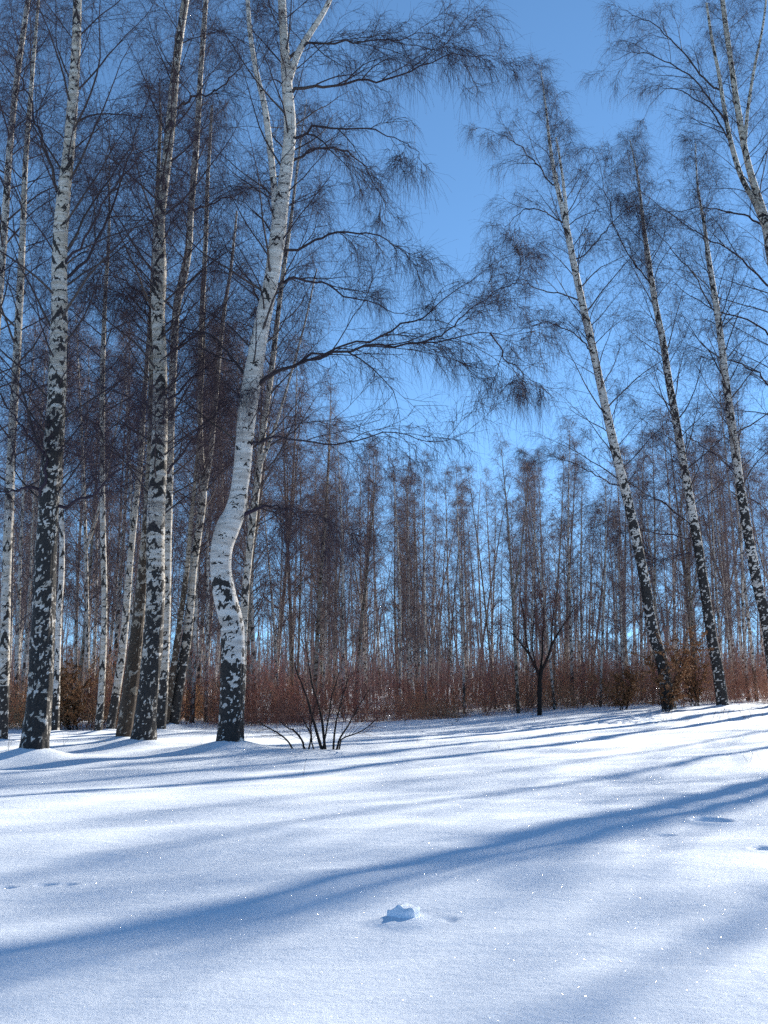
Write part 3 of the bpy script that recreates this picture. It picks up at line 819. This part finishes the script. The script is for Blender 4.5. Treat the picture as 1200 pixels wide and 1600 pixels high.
PR = [proto(301, 15.5, .090, 34, 2.3, M_BARK_FAR), proto(303, 17, .098, 36, 2.4, M_BARK_FAR, .05), proto(305, 14, .078, 30, 2.0, M_BARK_FAR, .04),
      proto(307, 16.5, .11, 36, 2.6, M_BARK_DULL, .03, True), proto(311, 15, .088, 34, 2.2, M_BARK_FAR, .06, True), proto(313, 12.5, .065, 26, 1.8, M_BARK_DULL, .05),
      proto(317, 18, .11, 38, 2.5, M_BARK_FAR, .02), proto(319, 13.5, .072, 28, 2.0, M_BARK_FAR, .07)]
used = set()
RR_ = random.Random(5)

def plant(k, x, y, H, label, group=None, rz=None):
    root, H0 = PR[k]
    z = float(ground0(x, y)); sc = H / H0
    rz = RR_.random() * 6.283 if rz is None else rz
    tx, ty = RR_.gauss(0, 0.03), RR_.gauss(0, 0.04)
    if k not in used:
        used.add(k); root.location = (x, y, z); root.rotation_euler = (tx, ty, rz); root.scale = (sc,) * 3
        root['label'] = label
        if group: root['group'] = group
        return root
    c = copy_tree(root, (x, y, z), rz, sc, label, group); c.rotation_euler = (tx, ty, rz)
    return c

# front row of the wood, read from the photograph: px of the trunk at the thicket, row of the tip, distance, kind, words
FRONT = [
    (425, 760, 40, 2, 'thin background birch, first pale trunk clear of the crooked birch on its right'),
    (437, 715, 37, 0, 'background birch with a bright trunk, second to the right of the crooked birch'),
    (468, 700, 42, 5, 'slim dull background birch left of the bare bush'),
    (500, 760, 39, 7, 'background birch rising straight behind the bare bush'),
    (512, 740, 44, 1, 'background birch behind the right half of the bare bush'),
    (538, 660, 37, 6, 'tallest background birch just right of the bare bush'),
    (556, 700, 40, 3, 'dark forked background birch right of the tallest one behind the bush'),
    (572, 720, 46, 4, 'slender background birch in the dense group right of the bare bush'),
    (626, 715, 38, 2, 'left stem of the bright pair of background birches below the open sky'),
    (636, 720, 40, 0, 'middle slim birch of the bright background trio below the open sky'),
    (648, 735, 41, 2, 'slanting background birch inside the bright trio below the open sky'),
    (662, 705, 38, 1, 'right and stoutest birch of the bright background trio below the open sky'),
    (700, 790, 45, 5, 'low dull background birch between the bright trio and the twin-topped birch'),
    (711, 740, 42, 2, 'pale thin background birch left of the paired trunks in mid wood'),
    (724, 725, 38, 6, 'background birch with a rounded reddish top in mid wood'),
    (770, 760, 44, 7, 'thin background birch in the gap left of the forked dark sapling'),
    (812, 690, 37, 3, 'forked background birch, tall and pale-trunked, left of the small dark tree'),
    (832, 715, 40, 0, 'background birch directly behind the small dark tree'),
    (868, 740, 38, 1, 'background birch just right of the small dark tree'),
    (893, 660, 41, 6, 'tall loose-crowned background birch under the leaning birch tops'),
    (940, 745, 39, 4, 'forked background birch left of the first leaning birch'),
    (968, 800, 42, 2, 'left thin trunk of the close pair beside the first leaning birch'),
    (976, 790, 40, 0, 'right trunk of the close pair beside the first leaning birch'),
    (1024, 690, 43, 5, 'dull background birch crossing behind the first leaning birch'),
    (1092, 740, 44, 3, 'dark forked background birch between the first two leaning birches'),
    (1150, 700, 45, 1, 'background birch between the second and third leaning birches'),
    (1180, 640, 43, 6, 'tall background birch near the right edge behind the third leaning birch'),
    (30, 640, 32, 7, 'thin background birch between the left edge and the stout left birch'),
    (45, 560, 34, 2, 'pale background birch showing just left of the stout left birch'),
    (120, 560, 35, 5, 'dull thin background birch right of the stout left birch'),
    (137, 500, 33, 4, 'forked thin background birch left of the lone slender pale birch'),
    (182, 480, 36, 0, 'background birch seen through the gap right of the lone slender pale birch'),
    (325, 610, 33, 2, 'bright thin birch alone in the gap left of the crooked birch'),
    (300, 520, 38, 6, 'tall background birch behind the forked leaning birch'),
    (403, 520, 35, 1, 'tall speckled background birch close to the right of the crooked birch'),
]
for px, top, D, k, lb in FRONT:
    g = pix(px, 1100, D)
    H = pix(px, top, D)[2] - float(ground0(g[0], D))
    plant(k, g[0], D, H, lb)
GR = {
    'n': ('white-trunked birch in the thick of the near wood at the left', 'birches of the near wood at the left'),
    'm': ('slim birch in the middle of the wood behind the brown thicket', 'birches in the middle of the wood'),
    'f': ('distant birch at the far back of the wood', 'birches at the back of the wood'),
}
pts = []
def scatter(n, y0, y1, side, dens, hmin, hmax, key, dmin):
    c = 0; tries = 0
    while c < n and tries < 20000:
        tries += 1
        y = y0 + (y1 - y0) * RR_.random()
        hw = 0.386 * y + 2.5
        x = -hw + 2 * hw * RR_.random()
        if side == 'L' and x > -0.02 * y - 1.2: continue
        if any((x - a) ** 2 + (y - b) ** 2 < dmin * dmin for a, b in pts): continue
        pts.append((x, y))
        H = hmin + (hmax - hmin) * RR_.random()
        row = np.interp(600 + x / y * 1530, [420, 560, 620, 700, 790, 860, 950, 1010], [500, 660, 712, 742, 716, 700, 660, 560]) + 25 * RR_.random()
        H = min(H, pix(600, row, y)[2] - 0.2)               # the lower skyline below the open sky
        plant(RR_.randrange(8), x, y, H, GR[key][0], GR[key][1]); c += 1
scatter(24, 31, 44, 'L', 1, 10, 19, 'n', 1.1)
scatter(58, 41, 54, 'A', 1, 8.5, 15.5, 'm', 1.2)
scatter(50, 54, 78, 'A', 1, 10.0, 19.5, 'f', 1.4)

# ================================================================== thicket and shrubs
def front(x):
    """distance of the thicket's near edge"""
    return np.interp(x, [-16, -8, -4, 0, 4, 8, 14, 20], [28.5, 28.5, 30.5, 33, 36, 38, 39, 39])

def build_thicket():
    rng = np.random.default_rng(77)
    n = 26000
    y = 27 + 24 * rng.random(n) ** 1.3
    x = (rng.random(n) * 2 - 1) * (0.386 * y + 3)
    fy = front(x)
    dens = fbm(x / 1.6, y / 1.8, 0, 31, 2)
    keep = (y > fy + 0.2 * rng.random(n)) & (y < fy + 12) & (dens > 0.37 + 0.12 * rng.random(n) - 0.08 * (y < fy + 1.2))
    x, y = x[keep], y[keep]; n = len(x); fy = front(x)
    z = ground0(x, y) - 0.1
    cl = fbm(x / 1.3, y / 1.5, 0, 41, 2)
    h = (0.55 + 1.5 * cl) * (0.5 + 0.75 * rng.random(n)) * np.interp(x, [-10, -4, 0, 6, 12], [1.1, 1.0, 1.05, 1.05, 1.2])
    h = h * (0.75 + 0.45 * sm(0, 3, y - fy)) * (0.30 + 1.45 * fbm(x / 2.2, y / 6.0, 0, 61, 2))
    P0 = np.stack([x, y, z], 1)
    D = np.stack([rng.normal(size=n) * 0.55, rng.normal(size=n) * 0.55, np.ones(n)], 1)
    st = grow(rng, P0, D, h, 5, 0.16, 0.03)
    tone = np.clip(0.36 + 0.9 * (fbm(x / 2.4, y / 6.0, 0, 51, 2) - 0.45) + rng.normal(size=n) * 0.10, 0, 1)
    tone = np.where((x < -5.5) & (x > -11), np.clip(tone + 0.45, 0, 1), tone)
    tone = np.where(x > 6, np.clip(tone + 0.12, 0, 1), tone)
    b = Bag()
    b.tubes(st, taper(n, 5, 0.0065, 0.003), 3, np.repeat(tone[:, None], 5, 1), 1)
    p, d, t = children(rng, st, 6, 0.12, 1.0, 0.9)
    tw = grow(rng, p, d, 0.15 + 0.5 * rng.random(len(t)), 3, 0.12, 0.05)
    b.tubes(tw, taper(len(p), 3, 0.0042, 0.0026), 3, np.repeat(np.repeat(tone, 6)[:, None], 3, 1), 2)
    me = b.mesh('thicket', M_THICKET)
    o = link('thicket', me)
    o['label'] = 'dense red-brown thicket of bare brush along the edge of the wood'; o['category'] = 'thicket'; o['kind'] = 'stuff'

def build_distant_wood():
    """young growth between the trunks and the wood carrying on behind: nobody could count it"""
    rng = np.random.default_rng(88)
    n = 3600
    y = 43 + 97 * rng.random(n) ** 0.6
    x = (rng.random(n) * 2 - 1) * (0.386 * y + 6)
    h = np.where(rng.random(n) < 0.86, 1.6 + 3.6 * rng.random(n), 8 + 8 * rng.random(n)) * np.interp(y, [43, 60, 140], [0.8, 1, 1.05])
    h = np.minimum(h, 0.205 * y + 1.0)
    P0 = np.stack([x, y, ground0(x, y) - 0.2], 1)
    D = np.stack([rng.normal(size=n) * 0.06, rng.normal(size=n) * 0.06, np.ones(n)], 1)
    st = grow(rng, P0, D, h, 7, 0.035, 0.01)
    b = Bag()
    big = np.clip(h / 14, 0.25, 1)
    b.tubes(st, taper(n, 7, 0.10 * big, 0.012), 5, np.repeat((0.25 + 0.75 * (h > 7) * rng.random(n))[:, None], 7, 1), 1)
    m = 13
    p, d, t = children(rng, st, m, 0.10, 1.0, 0.85)
    L = np.repeat(h, m) * 0.20 * (1.15 - 0.75 * t) * (0.5 + 0.8 * rng.random(len(t)))
    L = np.maximum(L, 0.35)
    t1 = grow(rng, p, d, L, 4, 0.12, 0.03)
    far = np.repeat(y, m) / 70.0
    b.tubes(t1, taper(len(p), 4, 0.008 * far, 0.005 * far), 3, 0.15, 2)
    p, d, t = children(rng, t1, 5, 0.1, 1.0, 0.7)
    far2 = np.repeat(far, 5)
    t2 = grow(rng, p, d, np.repeat(L, 5) * 0.5 * (0.4 + 0.8 * rng.random(len(t))), 3, 0.15, -0.05)
    b.tubes(t2, taper(len(p), 3, 0.0050 * far2, 0.0036 * far2), 3, 0.0, 3)
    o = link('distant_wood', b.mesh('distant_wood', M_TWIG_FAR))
    o['label'] = 'hazy mauve young growth and far trees filling the back of the wood'; o['category'] = 'wood'; o['kind'] = 'stuff'
build_distant_wood()
build_thicket()

def shrub_proto(seed, h, spread, ns, m, m2=7, name='red_shrub', cat='shrub', r=0.010):
    rng = np.random.default_rng(seed)
    a = rng.random(ns) * 6.283
    D = np.stack([np.cos(a) * spread * rng.random(ns), np.sin(a) * spread * rng.random(ns), np.ones(ns)], 1)
    P0 = np.stack([np.cos(a) * 0.14, np.sin(a) * 0.14, np.full(ns, -0.12)], 1)
    st = grow(rng, P0, unit(D), h * (0.6 + 0.5 * rng.random(ns)), 8, 0.09, 0.02)
    root = link(name, None); root['category'] = cat
    b = Bag(); b.tubes(st, taper(ns, 8, r, 0.004), 4, 1.0, seed); link('stems', b.mesh('stems', m), root)
    b = Bag()
    p, d, t = children(rng, st, m2, 0.25, 1.0, 0.6)
    t1 = grow(rng, p, d, (0.25 + 0.5 * rng.random(len(t))) * h * 0.4, 4, 0.12, 0.03)
    b.tubes(t1, taper(len(p), 4, 0.0045, 0.0028), 3, 0.3, seed + 1)
    p, d, t = children(rng, t1, 5, 0.15, 1.0, 0.6)
    t2 = grow(rng, p, d, 0.12 + 0.28 * rng.random(len(t)), 3, 0.12, 0.03)
    b.tubes(t2, taper(len(p), 3, 0.003, 0.002), 3, 0.0, seed + 2)
    link('twigs', b.mesh('twigs', m), root)
    return root
SP = [shrub_proto(401, 2.5, 0.5, 9, M_RED), shrub_proto(403, 2.1, 0.7, 11, M_RED), shrub_proto(405, 2.9, 0.4, 8, M_RED)]
su = set()
sx = random.Random(9)
for i in range(34):
    k = i % 3
    x = -9.5 + 22.5 * (i + 0.8 * sx.random()) / 34
    y = float(front(x)) + 0.6 + 3.0 * sx.random()
    loc = (x, y, float(ground0(x, y))); sc = 0.62 + 0.42 * sx.random()
    lb = 'bare reddish shrub sticking up out of the brown thicket'
    if k not in su:
        su.add(k); SP[k].location = loc; SP[k].scale = (sc,) * 3; SP[k]['label'] = lb; SP[k]['group'] = 'reddish shrubs along the thicket'
    else: copy_tree(SP[k], loc, sx.random() * 6.28, sc, lb, 'reddish shrubs along the thicket')

# bare bush in the clearing
def branchy(name, label, cat, stems_px, D, mat, seed, m=6, tipn=5, stem_name='stem', hang=-0.1, lenf=0.5, tw=0.0022, tone=1.0, base_r=None):
    rng = np.random.default_rng(seed)
    bx = float(np.mean([pix(s[0][0], s[0][1], D)[0] for s in stems_px]))
    o = (bx, D, float(ground0(bx, D)))
    root = thing(name, label, cat, o)
    for i, s in enumerate(stems_px):
        rw = px_rows(s, D)
        gz = float(ground0(rw[0, 0], rw[0, 1]))
        if rw[0, 2] < gz + 0.35: rw[0, 2] = min(rw[0, 2], gz - 0.06)
        C = resample(catmull(rw, 0.06), 14)
        Pm = C[None, :, :3].copy(); Pm[:, 1:] += rng.normal(size=(1, 13, 3)) * 0.006
        b = Bag(); b.tubes(Pm, C[None, :, 3], 6, tone, seed + i)
        Lm = float(np.linalg.norm(np.diff(C[:, :3], axis=0), axis=1).sum())
        p, d, t = children(rng, Pm, m, 0.25, 1.0, 0.55)
        t1 = grow(rng, p, d, Lm * lenf * (0.4 + 0.6 * rng.random(len(t))) * (1.1 - 0.6 * t), 6, 0.10, 0.03)
        b.tubes(t1, taper(len(p), 6, 0.0055, tw * 1.2), 4, tone * 0.6, seed + i + 20)
        p, d, t = children(rng, t1, tipn, 0.15, 1.0, 0.6)
        t2 = grow(rng, p, d, 0.12 + 0.35 * rng.random(len(t)), 5, 0.11, 0.0)
        b.tubes(t2, taper(len(p), 5, tw * 1.3, tw * 0.8), 3, 0.1, seed + i + 40)
        link(stem_name, b.mesh(stem_name, mat, o), root)
    return root
branchy('bare_bush', 'leafless many-stemmed bush standing in the snow right of the crooked birch', 'bush', [
    [(461, 1169, 3.0), (447, 1155, 2.8), (430, 1143, 2.4), (412, 1133, 1.6), (400, 1126, 1.0)],
    [(479, 1170, 4.0), (470, 1155, 3.4), (462, 1143, 2.8), (445, 1134, 1.6), (436, 1125, 1.0)],
    [(481, 1169, 3.0), (486, 1150, 2.4), (478, 1132, 1.8), (470, 1120, 1.2)],
    [(505, 1168, 5.0), (495, 1145, 4.6), (487, 1115, 4.0), (478, 1085, 3.2), (466, 1055, 2.4), (460, 1035, 1.4)],
    [(509, 1168, 4.6), (505, 1140, 4.2), (498, 1105, 3.8), (488, 1070, 3.0), (482, 1035, 2.0), (478, 1000, 1.2)],
    [(492, 1168, 2.6), (486, 1150, 2.2), (488, 1120, 1.8), (500, 1080, 1.2)],
    [(521, 1168, 4.0), (522, 1150, 3.2), (526, 1125, 2.6), (535, 1090, 2.0), (545, 1055, 1.2)],
    [(525, 1168, 3.6), (532, 1152, 3.0), (545, 1132, 2.4), (560, 1105, 1.8), (576, 1078, 1.0)],
    [(530, 1168, 3.0), (534, 1155, 2.6), (555, 1146, 2.2), (575, 1136, 1.6), (590, 1122, 1.0)],
    [(503, 1168, 3.0), (512, 1130, 2.4), (518, 1090, 2.0), (530, 1050, 1.2)],
    ], 20.9, M_BUSH, 501, m=10, tipn=7, lenf=0.6, tw=0.0016)
branchy('small_tree', 'small dark tree with a short trunk forking in a V before the brown thicket', 'tree', [
    [(843, 1118, 7.8), (843, 1090, 7), (844, 1055, 6.6), (846, 1048, 5.5), (855, 1030, 3.9), (861, 1010, 3.4), (872, 990, 2.5), (885, 970, 1.7), (897, 950, 0.94)],
    [(843, 1118, 7.4), (843, 1085, 6.7), (842, 1055, 6.2), (838, 1045, 4.7), (828, 1025, 3.6), (817, 1010, 3), (808, 998, 2.3), (795, 985, 1.2)],
    [(843, 1056, 3.9), (847, 1030, 3.1), (848, 1000, 2.3), (850, 965, 1.6), (848, 930, 0.94)],
    [(828, 1026, 2.7), (822, 1000, 2), (820, 970, 1.6), (814, 935, 0.94)],
    [(861, 1010, 2.7), (862, 985, 2), (866, 950, 1.4), (872, 915, 0.94)],
    [(838, 1046, 2.7), (832, 1010, 2), (834, 970, 1.6), (836, 925, 0.94)],
    ], 34.5, M_BUSH, 601, m=13, tipn=11, stem_name='limb', lenf=0.42, tw=0.0034)

def leafy(name, label, cx, cy, D, w_, h_, nleaf, seed, base_row):
    """young tree that kept its dry leaves: stems and many small curled leaves"""
    rng = np.random.default_rng(seed)
    b0 = pix(cx, base_row, D); gz = float(ground0(b0[0], D))
    o = (b0[0], D, gz)
    root = thing(name, label, 'sapling', o)
    ns = 9
    a = rng.random(ns) * 6.283
    Dd = np.stack([np.cos(a) * 0.35 * w_, np.sin(a) * 0.35 * w_, np.ones(ns) * h_ * 0.75], 1)
    P0 = np.zeros((ns, 3)) + np.array((0, 0, -0.1)); P0[:, :2] += rng.normal(size=(ns, 2)) * 0.08
    st = grow(rng, P0, unit(Dd), h_ * (0.6 + 0.45 * rng.random(ns)), 9, 0.07, 0.03)
    b = Bag(); b.tubes(st, taper(ns, 9, 0.016, 0.005), 4, 1.0, seed)
    p, d, t = children(rng, st, 10, 0.15, 1.0, 0.9, 0.5)
    t1 = grow(rng, p, d, (0.3 + 0.6 * rng.random(len(t))) * w_ * 0.4, 5, 0.12, 0.0)
    b.tubes(t1, taper(len(p), 5, 0.006, 0.003), 3, 0.5, seed)
    link('stems', b.mesh('stems', M_DARKWOOD), root)
    p, d, t = children(rng, t1, nleaf // len(t1), 0.1, 1.0, 0.8)
    n = len(p)
    s = 0.022 + 0.03 * rng.random(n)
    u = unit(rng.normal(size=(n, 3)) + np.array((0, 0, -0.5))); v = unit(np.cross(u, rng.normal(size=(n, 3))))
    wv = np.cross(u, v)
    q0 = p; q1 = p + u * s[:, None] * 1.0 + v * s[:, None] * 0.55; q2 = p + u * s[:, None] * 2.2 + wv * s[:, None] * 0.5; q3 = p + u * s[:, None] * 1.0 - v * s[:, None] * 0.55
    V = np.stack([q0, q1, q2, q3], 1).reshape(-1, 3)
    Q = np.arange(4 * n).reshape(n, 4)
    link('leaves', mesh_np('leaves', V, Q, M_LEAF, {'tone': np.repeat(rng.random(n), 4)}, False), root)
leafy('oak_sapling', 'young oak holding orange-brown dry leaves around the foot of the first leaning birch', 1040, 1040, 33.3, 2.2, 3.1, 3000, 701, 1113)
leafy('oak_sapling', 'low dry-leaved oak sapling left of the first leaning birch at the thicket edge', 975, 1080, 36.6, 1.7, 1.7, 2600, 705, 1113)
leafy('oak_sapling', 'dry-leaved oak sapling behind the gap right of the stout left birch', 116, 1090, 28.5, 1.9, 1.9, 3600, 703, 1138)
leafy('oak_sapling', 'thin dry-leaved oak sapling between the first two leaning birches', 1085, 1050, 37.5, 1.6, 2.6, 2200, 707, 1105)

# little stalks standing in the snow
def stalk(px, py, hpx, lean, label, seed, nb=2, fork=3):
    x, y = hit(px, py)
    rng = np.random.default_rng(seed)
    z = float(ground0(x, y)); h = hpx * pixscale(py, y)
    P0 = np.tile(np.array((0., 0., -0.05)), (nb, 1)); P0[:, 0] += rng.normal(size=nb) * 0.03
    D = np.stack([lean + rng.normal(size=nb) * 0.25, rng.normal(size=nb) * 0.2, np.ones(nb)], 1)
    st = grow(rng, P0, unit(D), np.full(nb, h + 0.05) * (0.7 + 0.4 * rng.random(nb)), 8, 0.10, 0.0)
    b = Bag(); b.tubes(st, taper(nb, 8, 0.0035, 0.0018), 4, 1.0, seed)
    if fork:
        p, d, t = children(rng, st, fork, 0.4, 1.0, 0.6)
        t1 = grow(rng, p, d, np.full(len(p), h * 0.3), 4, 0.1, 0.0); b.tubes(t1, taper(len(p), 4, 0.0022, 0.0014), 3, 0.2, seed)
    o = thing('dry_stalk', label, 'dry stalk', (x, y, z), 'dry stalks poking through the snow', b.mesh('dry_stalk', M_GRASS))
STALKS = [(472, 1213, 26, -0.2, 'lone bent stalk in the snow below the bare bush', 1, 1, 0),
    (1173, 1190, 20, 0.1, 'dry stalk pair in the snow near the right edge', 2, 2, 1),
    (1188, 1189, 16, -0.1, 'short stalk closest to the right edge of the clearing', 3, 1, 1),
    (820, 1156, 14, -0.5, 'leaning stalk in the snow below the small dark tree', 4, 1, 0),
    (655, 1162, 12, 0.0, 'tiny stalk right of the bare bush in the open snow', 5, 2, 0),
    (663, 1160, 10, 0.1, 'second tiny stalk right of the bare bush in the open snow', 6, 1, 0),
    (780, 1170, 12, 0.1, 'short stalk in mid clearing left of the leaning one', 7, 2, 1),
    (385, 1160, 24, 0.3, 'thin weed at the right foot of the crooked birch', 8, 3, 2),
    (180, 1165, 28, -0.6, 'weed leaning from the left foot of the brown-footed birch', 9, 2, 2),
    (100, 1168, 22, 0.4, 'thin weed right of the stout left birch', 10, 2, 1),
    (8, 1178, 26, 0.3, 'weed in the snow at the left edge', 11, 3, 2),
    (310, 1165, 20, 0.2, 'weed in the gap between the clump and the crooked birch', 12, 2, 1)]
for s in STALKS: stalk(*s)
rs = random.Random(3)
words = ['small twiggy weed at the snow edge before the thicket']
for i in range(22):
    px = 985 + 215 * rs.random() if i < 16 else 600 + 380 * rs.random()
    py = 1127 - 0.05 * (px - 985) + 6 * rs.random() if i < 16 else 1128 + 6 * rs.random()
    stalk(px, py, 8 + 12 * rs.random(), rs.uniform(-.6, .6), words[0], 40 + i, 3, 3)

# ================================================================== the snow
def snow_ground():
    def grow_axis(a, step, g, end):
        out = [a]; s = step
        while out[-1] < end: out.append(out[-1] + s); s *= g
        return out
    ys = list(np.arange(3.0, 9.0, 0.03)) + grow_axis(9.0, 0.03, 1.006, 40) 
    ys = ys + grow_axis(ys[-1] + 0.3, 0.4, 1.09, 900)
    ys = sorted([-y for y in grow_axis(-2.85, 0.15, 1.12, 60)]) + [y for y in ys]
    ys = np.array(sorted(set(ys)))
    right = grow_axis(4.0, 0.035, 1.008, 17); right += grow_axis(right[-1] + 0.2, 0.3, 1.12, 700)
    xs = np.array(sorted([-v for v in right] + list(np.arange(-3.97, 4.0, 0.03)) + right))
    X, Y = np.meshgrid(xs, ys)
    Z = ground(X, Y)
    V = np.stack([X, Y, Z], -1).reshape(-1, 3)
    nx = len(xs); ny = len(ys)
    i = np.arange(ny - 1)[:, None] * nx + np.arange(nx - 1)[None, :]
    Q = np.stack([i, i + 1, i + nx + 1, i + nx], -1).reshape(-1, 4)
    o = link('snow_ground', mesh_np('snow_ground', V, Q, M_SNOW))
    o['kind'] = 'structure'; o['label'] = 'smooth sparkling snow covering the clearing'
    print('ground verts', len(V))
def dent(px, py, dep, wpx, an=0.0, asp=0.5):
    x, y = hit(px, py); rx = wpx * 0.5 * pixscale(py, y)
    DENTS.append((x, y, dep, rx, max(rx * asp, 0.06), an))
dent(1112, 1284, 0.12, 52, 0.3, 0.85)
dent(1050, 1262, 0.03, 30, 0.2, 1.0)
dent(1038, 1306, 0.022, 34, 0.1, 0.8)
dent(1195, 1327, 0.045, 40, 0.2, 0.7)
dent(72, 1384, 0.035, 30, 0.1, 0.6)
dent(105, 1384, 0.035, 26, 0.3, 0.6)
dent(8, 1388, 0.04, 30, 0.0, 0.6)
dent(705, 1438, 0.02, 22, 0.0, 0.8)
dent(628, 1441, -0.02, 90, 0.0, 0.9)
for i in range(26):                                     # line of old tracks along the far edge
    dent(640 + 16 * i + rs.uniform(-5, 5), 1146 - 0.045 * (16 * i) + rs.uniform(-3, 3), 0.07, 10, 0.2, 1.6)
snow_ground()

def snow_clod(px, py, wpx, hpx, seed, label):
    x, y = hit(px, py); sc = pixscale(py, y)
    w2, h = wpx * 0.5 * sc, hpx * sc
    nu, nv = 96, 40
    u = np.linspace(0, 2 * math.pi, nu, endpoint=False); v = np.linspace(-0.35, 1, nv) * math.pi / 2
    U, Vv = np.meshgrid(u, v)
    X = np.cos(U) * np.cos(Vv); Yq = np.sin(U) * np.cos(Vv); Zq = np.sin(Vv)
    n = fbm(X * 1.9 + 5, Yq * 1.9, Zq * 1.9, seed, 5) - 0.5
    r = 1 + 0.45 * n
    prof = 0.9 + 0.16 * X + 0.16 * np.cos(X * 6 + 0.9)
    near = np.clip(-Yq, 0, 1)
    zz = np.sign(Zq) * np.abs(Zq) ** (1.0 - 0.5 * near ** 0.3)
    lx = X * r * w2 * 1.05; ly = np.where(Yq < 0, Yq * 0.42, Yq * 2.3) * r * w2
    a = rad(-24)
    V = np.stack([lx * math.cos(a) - ly * math.sin(a), lx * math.sin(a) + ly * math.cos(a), zz * r * h * prof], -1).reshape(-1, 3)
    i = np.arange(nv - 1)[:, None] * nu; j = np.arange(nu)[None, :]; j2 = (j + 1) % nu
    Q = np.stack([i + j, i + j2, i + nu + j2, i + nu + j], -1).reshape(-1, 4)
    me = mesh_np('snow_clod', V, Q, M_SNOW)
    thing('snow_clod', label, 'snow clod', (x, y, float(ground(np.array(x), np.array(y)))), None, me)
snow_clod(627, 1438, 44, 17, 8, 'small shaded clod of snow lying in the middle of the foreground')
